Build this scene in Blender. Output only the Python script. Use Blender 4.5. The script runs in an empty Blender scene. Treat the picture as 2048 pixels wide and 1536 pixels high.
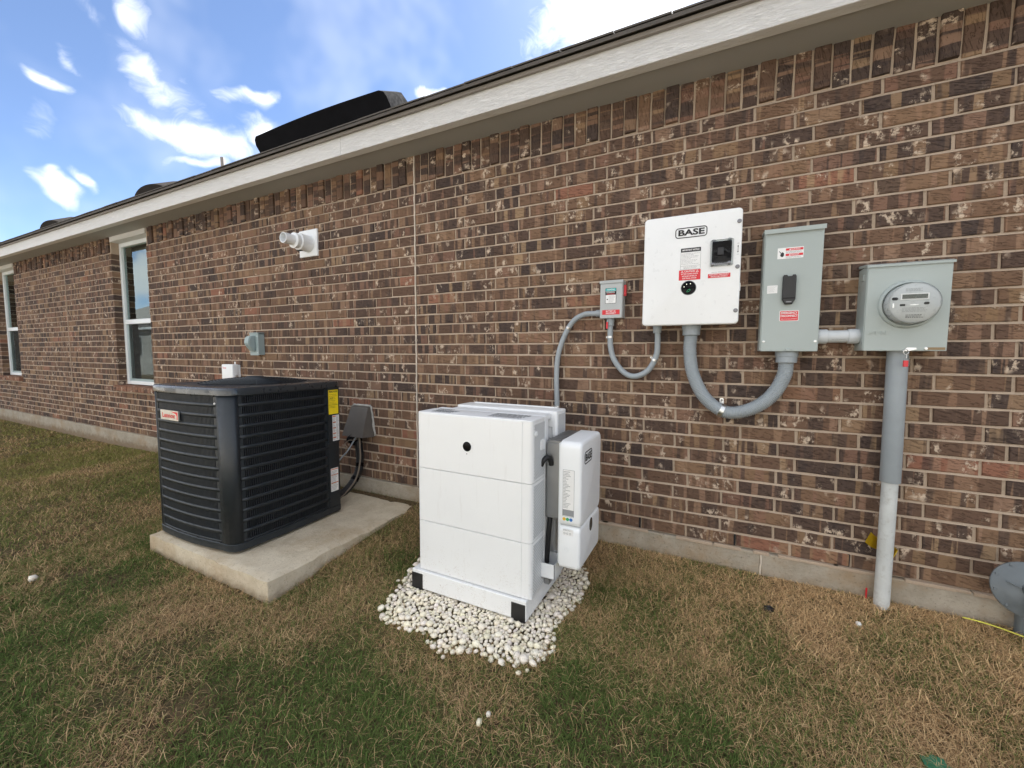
import bpy, bmesh, math, random
import numpy as np
from mathutils import Vector, Matrix
random.seed(7); rng = np.random.default_rng(11)
S = bpy.context.scene
C = S.collection
R = math.radians

# ------------------------------------------------------------------ camera
CAM = np.array([0.0, -2.563, 1.078]); FOC = 818.8          # focal length in pixels of a 2048 wide picture
YAW, PITCH, ROLL = 0.46281, 0.07415, 0.00508
_f = np.array([-math.sin(YAW)*math.cos(PITCH), math.cos(YAW)*math.cos(PITCH), -math.sin(PITCH)])
_r = np.array([math.cos(YAW), math.sin(YAW), 0.0]); _u = np.cross(_r, _f)
CR = _r*math.cos(ROLL)+_u*math.sin(ROLL); CU = -_r*math.sin(ROLL)+_u*math.cos(ROLL); CF = _f
cd = bpy.data.cameras.new('camera'); cam = bpy.data.objects.new('camera', cd); C.objects.link(cam)
cam.matrix_world = Matrix(((CR[0], CU[0], -CF[0], CAM[0]), (CR[1], CU[1], -CF[1], CAM[1]), (CR[2], CU[2], -CF[2], CAM[2]), (0, 0, 0, 1)))
cd.sensor_width = 36; cd.sensor_fit = 'HORIZONTAL'; cd.lens = FOC/2048*36; cd.clip_start = 0.05; cd.clip_end = 2000
S.camera = cam
def ray(px, py): return CF*FOC+CR*(px-1024)-CU*(py-768)
def onY(px, py, y):
    d = ray(px, py); return CAM+d*(y-CAM[1])/d[1]
def onZ(px, py, z):
    d = ray(px, py); return CAM+d*(z-CAM[2])/d[2]
def proj(P):
    d = np.asarray(P)-CAM; return np.array([1024+FOC*(d@CR)/(d@CF), 768-FOC*(d@CU)/(d@CF)])

# ------------------------------------------------------------------ world, sun, exposure
SUN_EL, SUN_AZ = R(47), R(4)            # behind the house, a little to the right
S.view_settings.view_transform = 'Standard'; S.view_settings.look = 'None'
S.view_settings.gamma = 1.0; S.view_settings.use_curve_mapping = False
S.view_settings.exposure = 2.35
S.view_settings.use_white_balance = True; S.view_settings.white_balance_temperature = 6150; S.view_settings.white_balance_tint = 10
W = bpy.data.worlds.new('World'); S.world = W; W.use_nodes = True
wn = W.node_tree; wn.nodes.clear()
SKY_STRENGTH = 0.050

class NT:
    """small helper for node trees"""
    def __init__(s, tree): s.t = tree
    def n(s, typ, **kw):
        nd = s.t.nodes.new(typ)
        for k, v in kw.items():
            if k.startswith('i_'): s.inp(nd, k[2:], v)
            else: setattr(nd, k, v)
        return nd
    def inp(s, nd, key, v):
        k = int(key) if key.isdigit() else key.replace('_', ' ')
        sock = nd.inputs[k]
        if hasattr(v, 'is_output') or isinstance(v, bpy.types.NodeSocket): s.t.links.new(v, sock)
        else: sock.default_value = v
    def math(s, op, a, b=None, c=None, clamp=False):
        nd = s.t.nodes.new('ShaderNodeMath'); nd.operation = op; nd.use_clamp = clamp
        for i, v in enumerate((a, b, c)):
            if v is None: continue
            s.inp(nd, str(i), v)
        return nd.outputs[0]
    def vmath(s, op, a, b=None, scale=None):
        nd = s.t.nodes.new('ShaderNodeVectorMath'); nd.operation = op
        s.inp(nd, '0', a)
        if b is not None: s.inp(nd, '1', b)
        if scale is not None: nd.inputs['Scale'].default_value = scale
        return nd.outputs['Value'] if op in ('DOT_PRODUCT', 'LENGTH') else nd.outputs['Vector']
    def noise(s, vec, scale, detail=3, rough=.55, dist=0.0):
        nd = s.n('ShaderNodeTexNoise'); s.inp(nd, 'Vector', vec); nd.inputs['Scale'].default_value = scale
        nd.inputs['Detail'].default_value = detail; nd.inputs['Roughness'].default_value = rough; nd.inputs['Distortion'].default_value = dist
        return nd
    def map(s, v, a, b, c=0.0, d=1.0, smooth=True):
        nd = s.n('ShaderNodeMapRange'); nd.interpolation_type = 'SMOOTHSTEP' if smooth else 'LINEAR'
        s.inp(nd, 'Value', v)
        for k, x in zip(('From Min', 'From Max', 'To Min', 'To Max'), (a, b, c, d)): nd.inputs[k].default_value = x
        return nd.outputs[0]
    def mix(s, f, a, b, mode='MIX'):
        nd = s.n('ShaderNodeMix', data_type='RGBA', blend_type=mode); 
        for k, v in (('0', f), ('6', a), ('7', b)):
            if isinstance(v, tuple) and len(v) == 3: v = v+(1,)
            s.inp(nd, k, v)
        return nd.outputs[2]
    def ramp(s, f, stops, interp='LINEAR'):
        nd = s.n('ShaderNodeValToRGB'); s.inp(nd, 'Fac', f); cr = nd.color_ramp; cr.interpolation = interp
        while len(cr.elements) < len(stops): cr.elements.new(0.5)
        for e, (p, c) in zip(cr.elements, stops): e.position = p; e.color = tuple(c)+(1,)
        return nd.outputs[0]
    def xyz(s, x, y, z):
        nd = s.n('ShaderNodeCombineXYZ')
        for k, v in zip('012', (x, y, z)): s.inp(nd, k, v)
        return nd.outputs[0]

def build_world():
    t = NT(wn)
    sky = t.n('ShaderNodeTexSky', sky_type='NISHITA', sun_disc=False, sun_elevation=SUN_EL, sun_rotation=SUN_AZ, air_density=1.0, dust_density=0.4, ozone_density=2.4, altitude=3200)
    geo = t.n('ShaderNodeTexCoord'); d = t.vmath('NORMALIZE', geo.outputs['Generated'])
    sund = (math.sin(SUN_AZ)*math.cos(SUN_EL), math.cos(SUN_AZ)*math.cos(SUN_EL), math.sin(SUN_EL))
    # clouds drawn on the plane that touches the sky dome in the direction of the open sky
    c0 = ray(500, 200); c0 = c0/np.linalg.norm(c0); e1 = np.cross(c0, (0, 0, 1)); e1 /= np.linalg.norm(e1); e2 = np.cross(e1, c0)
    def uv(px, py): v = ray(px, py); return np.array([v@e1, v@e2])/(v@c0)
    front = t.vmath('DOT_PRODUCT', d, tuple(c0)); fz = t.math('MAXIMUM', front, .08)
    U = t.xyz(t.math('DIVIDE', t.vmath('DOT_PRODUCT', d, tuple(e1)), fz), t.math('DIVIDE', t.vmath('DOT_PRODUCT', d, tuple(e2)), fz), 0.0)
    n1 = t.noise(t.vmath('MULTIPLY', d, (1, 1, 1)), 6.0, 3, .6); w1 = t.vmath('SUBTRACT', n1.outputs['Color'], (.5, .5, .5))
    Uw = t.vmath('ADD', U, t.vmath('MULTIPLY', w1, (.16, .13, 0)))
    blobs = [(400, 270, 150, 42, 12, 1.2), (525, 255, 62, 30, 10, 1.15), (395, 322, 70, 18, -10, .8),
             (320, 165, 120, 38, 38, .95), (275, 30, 95, 48, 45, 1.0), (90, 165, 80, 25, 38, 1.1), (118, 122, 80, 14, 35, .7),
             (500, 193, 70, 24, 4, 1.1), (115, 388, 80, 24, 35, 1.15), (88, 352, 34, 13, 15, .9), (158, 374, 40, 12, 32, .8),
             (70, 250, 110, 34, 40, .6), (150, 10, 70, 30, 50, .4), (868, 190, 46, 20, 20, .9), (1290, 10, 240, 80, -15, 1.3), (1150, 25, 90, 40, 20, .9)]
    tot = None
    for px, py, L, Wd, an, k in blobs:
        p = uv(px, py); an = R(an); q = uv(px+L*math.cos(an), py+L*math.sin(an))-p; h = uv(px-Wd*math.sin(an), py+Wd*math.cos(an))-p
        mp = t.n('ShaderNodeMapping', vector_type='TEXTURE'); t.inp(mp, 'Vector', Uw)
        mp.inputs['Location'].default_value = (p[0], p[1], 0); mp.inputs['Rotation'].default_value = (0, 0, math.atan2(q[1], q[0])); mp.inputs['Scale'].default_value = (np.linalg.norm(q), np.linalg.norm(h), 1)
        m = t.map(t.vmath('LENGTH', mp.outputs[0]), 1.45, 0.0, 0, k)
        tot = m if tot is None else t.math('MAXIMUM', tot, m)
    tot = t.math('MULTIPLY', tot, t.math('GREATER_THAN', front, .1))
    # heavy clouds added over the unseen sky behind the camera for neutral fill light
    sep = t.n('ShaderNodeSeparateXYZ'); t.inp(sep, '0', d)
    gen = t.math('MULTIPLY', t.map(n1.outputs['Fac'], .34, .5, 0, 1.25), t.map(sep.outputs[1], .25, -.1, 0, 1))
    tot = t.math('MAXIMUM', tot, gen)
    fine = t.noise(t.vmath('MULTIPLY', t.vmath('ADD', d, t.vmath('SCALE', w1, scale=.22)), (1, 1, 1.7)), 13, 5, .64)
    dens = t.math('ADD', tot, t.math('MULTIPLY', t.math('SUBTRACT', fine.outputs['Fac'], .5), 1.45))
    cov = t.math('MULTIPLY', t.map(dens, .2, 1.5), t.map(tot, .05, .4))
    veil = t.map(n1.outputs['Fac'], .42, .75, 0, .16)
    glow = t.math('POWER', t.math('MAXIMUM', t.vmath('DOT_PRODUCT', d, sund), 0.0), 14.0)
    cov = t.math('MAXIMUM', cov, t.math('ADD', veil, t.math('MULTIPLY', glow, .3)), clamp=True)
    bs = t.n('ShaderNodeBackground'); hs_ = t.n('ShaderNodeHueSaturation'); hs_.inputs['Saturation'].default_value = .92; t.inp(hs_, 'Color', sky.outputs[0]); t.inp(bs, 'Color', hs_.outputs[0]); bs.inputs['Strength'].default_value = SKY_STRENGTH
    bc = t.n('ShaderNodeBackground'); bc.inputs['Color'].default_value = (1, .985, .96, 1)
    t.inp(bc, 'Strength', t.math('ADD', .34, t.math('MULTIPLY', glow, .35)))
    mx = t.n('ShaderNodeMixShader'); t.inp(mx, '0', cov); t.inp(mx, '1', bs.outputs[0]); t.inp(mx, '2', bc.outputs[0])
    out = t.n('ShaderNodeOutputWorld'); t.inp(out, 'Surface', mx.outputs[0])
build_world()
W.cycles.sampling_method = 'MANUAL'; W.cycles.sample_map_resolution = 256
sl = bpy.data.lights.new('sun', 'SUN'); sl.energy = 5.0; sl.angle = R(.53); sl.color = (1, .95, .88)
sun = bpy.data.objects.new('sun', sl); C.objects.link(sun)
sdir = Vector((math.sin(SUN_AZ)*math.cos(SUN_EL), math.cos(SUN_AZ)*math.cos(SUN_EL), math.sin(SUN_EL)))
sun.rotation_euler = sdir.to_track_quat('Z', 'Y').to_euler(); sun.location = (0, 8, 14)

# ------------------------------------------------------------------ materials
MATS = {}
def mat(name, col, rough=.5, var=.12, vscale=9.0, bump=0.0, bscale=60.0, metal=0.0, spec=.5, dirt=0.0, coat=0.0):
    if name in MATS: return MATS[name]
    m = bpy.data.materials.new(name); m.use_nodes = True; nt = m.node_tree; b = nt.nodes['Principled BSDF']; t = NT(nt)
    tc = t.n('ShaderNodeNewGeometry').outputs['Position']
    nz = t.noise(tc, vscale, 5, .6)
    c0 = tuple(c*(1-var) for c in col); c1 = tuple(min(1, c*(1+var)) for c in col)
    colr = t.ramp(nz.outputs['Fac'], [(.25, c0), (.75, c1)])
    if dirt:
        dn = t.noise(tc, vscale*3.1, 6, .7); f = t.map(dn.outputs['Fac'], .5, .78, 0, dirt)
        colr = t.mix(f, colr, (.16, .12, .08))
    t.inp(b, 'Base Color', colr); b.inputs['Metallic'].default_value = metal
    rn = t.noise(tc, vscale*4, 3); t.inp(b, 'Roughness', t.map(rn.outputs['Fac'], .3, .7, max(0, rough-.07), min(1, rough+.09), False))
    b.inputs['Specular IOR Level'].default_value = spec
    if coat: b.inputs['Coat Weight'].default_value = coat
    if bump:
        bn = t.noise(tc, bscale, 4, .6); bp = t.n('ShaderNodeBump'); bp.inputs['Strength'].default_value = bump; bp.inputs['Distance'].default_value = .004
        t.inp(bp, 'Height', bn.outputs['Fac']); t.inp(b, 'Normal', bp.outputs[0])
    MATS[name] = m; return m
def custom(name):
    m = bpy.data.materials.new(name); m.use_nodes = True; MATS[name] = m
    return m, NT(m.node_tree), m.node_tree.nodes['Principled BSDF']

def mk_brick():
    m, t, b = custom('brick')
    at = t.n('ShaderNodeAttribute', attribute_name='tone'); sp = t.n('ShaderNodeSeparateColor'); t.inp(sp, '0', at.outputs['Color'])
    r, g, bb = sp.outputs; al = at.outputs['Alpha']
    pos = t.n('ShaderNodeNewGeometry').outputs['Position']; s = t.n('ShaderNodeSeparateXYZ'); t.inp(s, '0', pos)
    x, y, z = s.outputs
    mixf = lambda a, c: t.math('ADD', t.math('MULTIPLY', a, t.math('SUBTRACT', 1.0, al)), t.math('MULTIPLY', c, al))
    L = t.math('ADD', mixf(x, z), t.math('MULTIPLY', g, 41.0)); H = t.math('ADD', mixf(z, x), t.math('MULTIPLY', bb, 17.0))
    v = t.xyz(L, y, H)
    base = t.ramp(r, [(0, (.056, .040, .036)), (.25, (.090, .056, .042)), (.5, (.137, .081, .054)), (.72, (.178, .106, .066)), (.88, (.225, .138, .082)), (1, (.26, .118, .076))])
    bands = t.noise(t.vmath('MULTIPLY', v, (17, 1, .9)), 1.0, 3, .5)
    col = t.mix(t.map(bands.outputs['Fac'], .52, .555, 0, .7), base, t.ramp(bb, [(0, (.26, .165, .09)), (.35, (.32, .20, .135)), (.7, (.22, .115, .08)), (1, (.38, .26, .15))]))
    dk = t.noise(t.vmath('MULTIPLY', v, (12, 1, .8)), 1.0, 2, .5)
    col = t.mix(t.map(dk.outputs['Fac'], .56, .60, 0, .65), col, (.046, .035, .034))
    mott = t.noise(v, 60, 5, .7); col = t.mix(t.map(mott.outputs['Fac'], .3, .75, .0, .5), col, t.mix(.5, col, (.2, .135, .09)))
    # lime smears and spots
    mask = t.noise(t.vmath('MULTIPLY', v, (9, 1, 7)), 1.0, 2, .5)
    sm = t.noise(t.vmath('MULTIPLY', v, (30, 20, 20)), 1.0, 6, .72)
    f = t.math('MULTIPLY', t.map(sm.outputs['Fac'], .50, .58), t.map(mask.outputs['Fac'], .545, .64))
    sp2 = t.n('ShaderNodeTexVoronoi'); t.inp(sp2, 'Vector', t.vmath('ADD', v, t.vmath('SCALE', mott.outputs['Color'], scale=.035))); sp2.inputs['Scale'].default_value = 9.5
    rs = t.n('ShaderNodeSeparateColor'); t.inp(rs, '0', sp2.outputs['Color'])
    f2 = t.math('MULTIPLY', t.math('LESS_THAN', sp2.outputs['Distance'], t.math('MULTIPLY', rs.outputs[1], .16)), t.math('GREATER_THAN', rs.outputs[0], .66))
    f = t.math('MAXIMUM', f, f2)
    col = t.mix(t.math('MULTIPLY', f, .88), col, t.mix(mott.outputs['Fac'], (.50, .37, .26), (.74, .62, .49)))
    t.inp(b, 'Base Color', col); b.inputs['Roughness'].default_value = .88; b.inputs['Specular IOR Level'].default_value = .25
    wr = t.noise(t.vmath('MULTIPLY', t.xyz(L, y, t.math('ADD', H, t.math('MULTIPLY', L, .22))), (26, 26, 120)), 1.0, 4, .6, .8)
    crease = t.map(wr.outputs['Fac'], .36, .46)
    hgt = t.math('ADD', t.math('MULTIPLY', crease, .9), t.math('ADD', t.math('MULTIPLY', mott.outputs['Fac'], .6), t.math('MULTIPLY', f, .25)))
    bp = t.n('ShaderNodeBump'); bp.inputs['Strength'].default_value = .9; bp.inputs['Distance'].default_value = .0045; t.inp(bp, 'Height', hgt); t.inp(b, 'Normal', bp.outputs[0])
mk_brick()
def mk_mortar():
    m, t, b = custom('mortar'); pos = t.n('ShaderNodeNewGeometry').outputs['Position']
    n1 = t.noise(pos, 3.5, 4); n2 = t.noise(pos, 120, 5, .7)
    c = t.mix(n1.outputs['Fac'], (.385, .30, .225), (.49, .39, .295)); c = t.mix(t.map(n2.outputs['Fac'], .45, .75, 0, .45), c, (.28, .22, .165))
    t.inp(b, 'Base Color', c); b.inputs['Roughness'].default_value = .95; b.inputs['Specular IOR Level'].default_value = .1
    bp = t.n('ShaderNodeBump'); bp.inputs['Strength'].default_value = .8; bp.inputs['Distance'].default_value = .004; t.inp(bp, 'Height', n2.outputs['Fac']); t.inp(b, 'Normal', bp.outputs[0])
mk_mortar()
def mk_concrete(name, ca, cb, stain):
    m, t, b = custom(name); pos = t.n('ShaderNodeNewGeometry').outputs['Position']
    n1 = t.noise(pos, 5, 8, .72); n2 = t.noise(pos, 70, 6, .75); n3 = t.noise(pos, 2.2, 7, .68)
    c = t.mix(t.map(n1.outputs['Fac'], .3, .7), ca, cb); c = t.mix(t.map(n3.outputs['Fac'], .46, .68, 0, .8), c, stain)
    c = t.mix(t.map(n2.outputs['Fac'], .55, .68, 0, .65), c, tuple(x*.4 for x in ca))
    sz = t.n('ShaderNodeSeparateXYZ'); t.inp(sz, '0', pos); n4 = t.noise(pos, 16, 6, .7)
    low = t.map(t.math('ADD', sz.outputs[2], t.math('MULTIPLY', n4.outputs['Fac'], .16)), .0, -.10, 0, .75); c = t.mix(low, c, (.17, .115, .065)) if name != 'pad_concrete' else t.mix(t.map(t.math('ADD', sz.outputs[2], t.math('MULTIPLY', n4.outputs['Fac'], .10)), -.13, -.22, 0, .7), c, (.22, .16, .095))
    t.inp(b, 'Base Color', c); b.inputs['Roughness'].default_value = .93; b.inputs['Specular IOR Level'].default_value = .2
    h = t.math('ADD', t.math('MULTIPLY', n2.outputs['Fac'], .5), n1.outputs['Fac'])
    bp = t.n('ShaderNodeBump'); bp.inputs['Strength'].default_value = 1; bp.inputs['Distance'].default_value = .008; t.inp(bp, 'Height', h); t.inp(b, 'Normal', bp.outputs[0])
mk_concrete('pad_concrete', (.52, .445, .325), (.66, .585, .45), (.44, .34, .22))
mk_concrete('foundation_concrete', (.31, .275, .215), (.42, .375, .305), (.31, .22, .13))
def mk_trim():
    m, t, b = custom('trim_paint'); pos = t.n('ShaderNodeNewGeometry').outputs['Position']
    n = t.noise(t.vmath('MULTIPLY', pos, (14, 60, 75)), 1.0, 6, .7, 1.5); n2 = t.noise(pos, 2.0, 3)
    c = t.mix(n2.outputs['Fac'], (.66, .65, .63), (.74, .73, .71)); t.inp(b, 'Base Color', c); b.inputs['Roughness'].default_value = .6
    bp = t.n('ShaderNodeBump'); bp.inputs['Strength'].default_value = .8; bp.inputs['Distance'].default_value = .004; t.inp(bp, 'Height', t.map(n.outputs['Fac'], .35, .65)); t.inp(b, 'Normal', bp.outputs[0])
mk_trim()
def mk_shingle():
    m, t, b = custom('shingle'); pos = t.n('ShaderNodeNewGeometry').outputs['Position']
    n = t.noise(pos, 300, 2); n2 = t.noise(pos, 6, 3); c = t.mix(n.outputs['Fac'], (.045, .04, .035), (.14, .125, .11)); c = t.mix(t.map(n2.outputs['Fac'], .4, .7, 0, .5), c, (.05, .045, .04))
    t.inp(b, 'Base Color', c); b.inputs['Roughness'].default_value = .95
mk_shingle()
def mk_attr(name, rough=.75, trans=.0):
    m, t, b = custom(name); at = t.n('ShaderNodeAttribute', attribute_name='tint'); pos = t.n('ShaderNodeNewGeometry').outputs['Position']
    n = t.noise(pos, 160 if name == 'pebble' else 60, 4, .65); c = t.mix(t.map(n.outputs['Fac'], .35, .7, 0, .35), at.outputs['Color'], t.mix(1.0, at.outputs['Color'], (.55, .48, .40), 'MULTIPLY'))
    t.inp(b, 'Base Color', c); b.inputs['Roughness'].default_value = rough; b.inputs['Specular IOR Level'].default_value = .3
    if trans:
        tr = t.n('ShaderNodeBsdfTranslucent'); t.inp(tr, 'Color', c); mx = t.n('ShaderNodeMixShader'); mx.inputs[0].default_value = trans
        t.inp(mx, '1', b.outputs[0]); t.inp(mx, '2', tr.outputs[0]); t.inp(m.node_tree.nodes['Material Output'], 'Surface', mx.outputs[0])
mk_attr('pebble', .7)
def mk_shell():
    m, t, b = custom('white_shell'); pos = t.n('ShaderNodeNewGeometry').outputs['Position']; s = t.n('ShaderNodeSeparateXYZ'); t.inp(s, '0', pos)
    n = t.noise(pos, 5, 4); n2 = t.noise(pos, 150, 5, .75); n3 = t.noise(t.vmath('MULTIPLY', pos, (40, 40, 5)), 1.0, 4, .6); n4 = t.noise(pos, 14, 4, .6)
    c = t.mix(n.outputs['Fac'], (.76, .77, .77), (.81, .82, .82))
    splash = t.math('MULTIPLY', t.math('MULTIPLY', t.map(n2.outputs['Fac'], .54, .66), t.map(n4.outputs['Fac'], .4, .65)), t.map(s.outputs[2], .18, -.16, 0, .7))
    c = t.mix(splash, c, (.30, .22, .14)); c = t.mix(t.map(n3.outputs['Fac'], .58, .75, 0, .12), c, (.45, .42, .38)); c = t.mix(t.map(n2.outputs['Fac'], .64, .74, 0, .25), c, (.4, .36, .3))
    t.inp(b, 'Base Color', c); t.inp(b, 'Roughness', t.map(n4.outputs['Fac'], .3, .7, .3, .46, False))
mk_shell()
def mk_grass():
    m, t, b = custom('grass'); nt = m.node_tree; nt.nodes.remove(b); at = t.n('ShaderNodeAttribute', attribute_name='tint')
    d = t.n('ShaderNodeBsdfDiffuse'); t.inp(d, 'Color', at.outputs['Color']); t.inp(nt.nodes['Material Output'], 'Surface', d.outputs[0])
mk_grass()
def mk_soil():
    m, t, b = custom('soil'); pos = t.n('ShaderNodeNewGeometry').outputs['Position']
    n1 = t.noise(pos, 1.3, 5, .6); n2 = t.noise(pos, 45, 6, .7); n3 = t.noise(pos, 160, 4, .7)
    c = t.mix(t.map(n1.outputs['Fac'], .35, .65), (.15, .10, .055), (.12, .105, .045)); c = t.mix(t.map(n2.outputs['Fac'], .4, .7), c, (.050, .035, .022)); c = t.mix(t.map(n3.outputs['Fac'], .5, .75, 0, .6), c, (.28, .20, .11))
    t.inp(b, 'Base Color', c); b.inputs['Roughness'].default_value = 1; b.inputs['Specular IOR Level'].default_value = .1
    bp = t.n('ShaderNodeBump'); bp.inputs['Strength'].default_value = 1; bp.inputs['Distance'].default_value = .02; t.inp(bp, 'Height', n2.outputs['Fac']); t.inp(b, 'Normal', bp.outputs[0])
mk_soil()
def mk_glass():
    m, t, b = custom('window_glass'); nt = m.node_tree; nt.nodes.remove(b)
    tr = t.n('ShaderNodeBsdfTransparent'); tr.inputs[0].default_value = (.86, .93, .87, 1)
    gl = t.n('ShaderNodeBsdfGlossy'); gl.inputs['Roughness'].default_value = .01; gl.inputs['Color'].default_value = (.85, .97, .95, 1)
    fr = t.n('ShaderNodeFresnel'); fr.inputs[0].default_value = 3.0
    mx = t.n('ShaderNodeMixShader'); t.inp(mx, '0', fr.outputs[0]); t.inp(mx, '1', tr.outputs[0]); t.inp(mx, '2', gl.outputs[0])
    t.inp(nt.nodes['Material Output'], 'Surface', mx.outputs[0])
mk_glass()
def mk_clear():
    m, t, b = custom('clear_plastic'); nt = m.node_tree; nt.nodes.remove(b)
    tr = t.n('ShaderNodeBsdfTransparent'); tr.inputs[0].default_value = (.95, .96, .96, 1)
    gl = t.n('ShaderNodeBsdfGlossy'); gl.inputs['Roughness'].default_value = .06
    fr = t.n('ShaderNodeFresnel'); fr.inputs[0].default_value = 1.5
    mx = t.n('ShaderNodeMixShader'); t.inp(mx, '0', fr.outputs[0]); t.inp(mx, '1', tr.outputs[0]); t.inp(mx, '2', gl.outputs[0])
    fr.inputs[0].default_value = 1.22
    t.inp(nt.nodes['Material Output'], 'Surface', mx.outputs[0])
mk_clear()
def mk_screen():
    m, t, b = custom('screen_cloth'); nt = m.node_tree; tr = t.n('ShaderNodeBsdfTransparent'); b.inputs['Base Color'].default_value = (.03, .033, .03, 1); b.inputs['Roughness'].default_value = .9
    pos = t.n('ShaderNodeNewGeometry').outputs['Position']; nz = t.noise(pos, 3, 2); mx = t.n('ShaderNodeMixShader'); t.inp(mx, '0', t.map(nz.outputs['Fac'], .3, .7, .28, .34)); t.inp(mx, '1', tr.outputs[0]); t.inp(mx, '2', b.outputs[0]); t.inp(nt.nodes['Material Output'], 'Surface', mx.outputs[0])
mk_screen()
def mk_lattice():
    m, t, b = custom('lattice_white'); pos = t.n('ShaderNodeNewGeometry').outputs['Position']; s = t.n('ShaderNodeSeparateXYZ'); t.inp(s, '0', pos)
    u = t.math('ADD', s.outputs[1], s.outputs[2]); v = t.math('SUBTRACT', s.outputs[1], s.outputs[2])
    tri = lambda a: t.math('PINGPONG', a, .0075)
    h = t.math('MINIMUM', tri(u), tri(v)); f = t.map(h, .0012, .0030)
    c = t.mix(f, (.74, .75, .75), (.50, .52, .53)); t.inp(b, 'Base Color', c); b.inputs['Roughness'].default_value = .5
    bp = t.n('ShaderNodeBump'); bp.inputs['Strength'].default_value = .8; bp.inputs['Distance'].default_value = .003; bp.invert = True; t.inp(bp, 'Height', f); t.inp(b, 'Normal', bp.outputs[0])
mk_lattice()
def mk_coil():
    m, t, b = custom('coil_fins'); pos = t.n('ShaderNodeNewGeometry').outputs['Position']
    n = t.noise(t.vmath('MULTIPLY', pos, (14, 14, 1.2)), 1.0, 3); n2 = t.noise(t.vmath('MULTIPLY', pos, (420, 420, 6)), 1.0, 2)
    c = t.mix(t.map(n.outputs['Fac'], .42, .6), (.012, .011, .011), (.085, .068, .055)); c = t.mix(t.map(n2.outputs['Fac'], .45, .6, 0, .6), c, (.02, .017, .015))
    t.inp(b, 'Base Color', c); b.inputs['Roughness'].default_value = .7
mk_coil()
mat('white_enamel', (.80, .81, .81), .32, .03, 5, .05, 300, dirt=.03)
mat('white_plastic', (.80, .82, .83), .35, .03, 6)
mat('white_vinyl', (.74, .77, .78), .4, .05, 3, dirt=.04)
mat('panel_grey', (.36, .405, .39), .42, .04, 5, .04, 200, dirt=.05)
mat('panel_grey_small', (.42, .44, .44), .45, .04, 5, .04, 200, dirt=.05)
mat('outlet_grey', (.30, .37, .37), .45, .05, 9, dirt=.06)
mat('pvc_grey', (.30, .335, .36), .42, .06, 9, .03, 150, dirt=.08)
mat('pvc_pale', (.52, .54, .53), .55, .14, 9, .1, 40, dirt=.45)
mat('pvc_light', (.55, .58, .60), .35, .06, 9, dirt=.05)
mat('ac_paint', (.015, .020, .025), .46, .12, 6, .03, 180, dirt=.05)
mat('ac_lid', (.020, .026, .031), .30, .12, 6, .03, 180, dirt=.04, coat=.5)
mat('ac_slat', (.011, .015, .020), .5, .12, 8)
mat('ac_dark', (.006, .006, .007), .8, .2, 8)
mat('black_plastic', (.012, .012, .013), .42, .15, 12)
mat('black_gloss', (.004, .004, .005), .10, .1, 10, spec=.12)
mat('black_rubber', (.010, .010, .011), .55, .25, 30, .3, 150)
mat('black_ink', (.015, .015, .016), .6, .1)
mat('grey_ink', (.26, .27, .28), .6, .1)
mat('red_label', (.62, .020, .030), .45, .06, 20)
mat('red_plastic', (.62, .03, .04), .4, .08)
mat('orange_ink', (.62, .16, .05), .5, .05)
mat('white_label', (.78, .78, .77), .5, .03, 30)
mat('yellow_label', (.86, .66, .010), .5, .04, 20)
mat('yellow_plastic', (.90, .66, .02), .45, .08, 20)
mat('yellow_wire', (.72, .70, .10), .5, .08, 20)
mat('teal_label', (.03, .42, .42), .45, .05)
mat('green_ink', (.04, .35, .14), .4, .05); mat('blue_ink', (.03, .16, .50), .4, .05); mat('amber_ink', (.72, .45, .03), .4, .05)
mat('zinc', (.66, .67, .67), .34, .12, 30, .1, 120, metal=1.0)
mat('steel_dark', (.22, .22, .23), .4, .2, 40, metal=1.0)
mat('aluminium', (.33, .335, .34), .42, .08, 12, metal=.85)
mat('cover_brown', (.105, .092, .080), .55, .12, 10, .1, 100, dirt=.15)
mat('foam_grey', (.40, .39, .36), .8, .2, 30, .4, 60)
mat('caulk', (.60, .53, .44), .8, .15, 20, .3, 60)
mat('gas_paint', (.12, .138, .148), .42, .10, 9, .1, 90, dirt=.08)
mat('meter_face', (.84, .85, .84), .5, .05, 14)
mat('meter_body', (.50, .52, .52), .3, .06, 12)
mat('lcd', (.095, .105, .09), .25, .05)
mat('vent_black', (.008, .008, .009), .9, .2, 10, spec=.04)
mat('vent_brown', (.035, .031, .028), .9, .2, 10, spec=.05)
mat('drip_metal', (.24, .215, .19), .5, .1, 4)
mat('soffit_paint', (.36, .355, .34), .65, .05, 3)
mat('blind_slat', (.66, .69, .60), .6, .06, 4)
mat('screen_mesh', (.035, .04, .038), .8, .1, 5)
mat('room_dark', (.045, .05, .045), .9, .1, 2)
mat('green_lid', (.03, .16, .085), .5, .15, 20, .2, 80, dirt=.25)
mat('cardboard', (.28, .20, .11), .8, .1)
mat('neighbour_siding', (.40, .385, .355), .7, .05, 1.5, .1, 20)
mat('neighbour_roof', (.085, .078, .07), .9, .25, 12)
mat('hose_dirty', (.20, .16, .12), .7, .2, 30)
M = MATS

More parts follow.
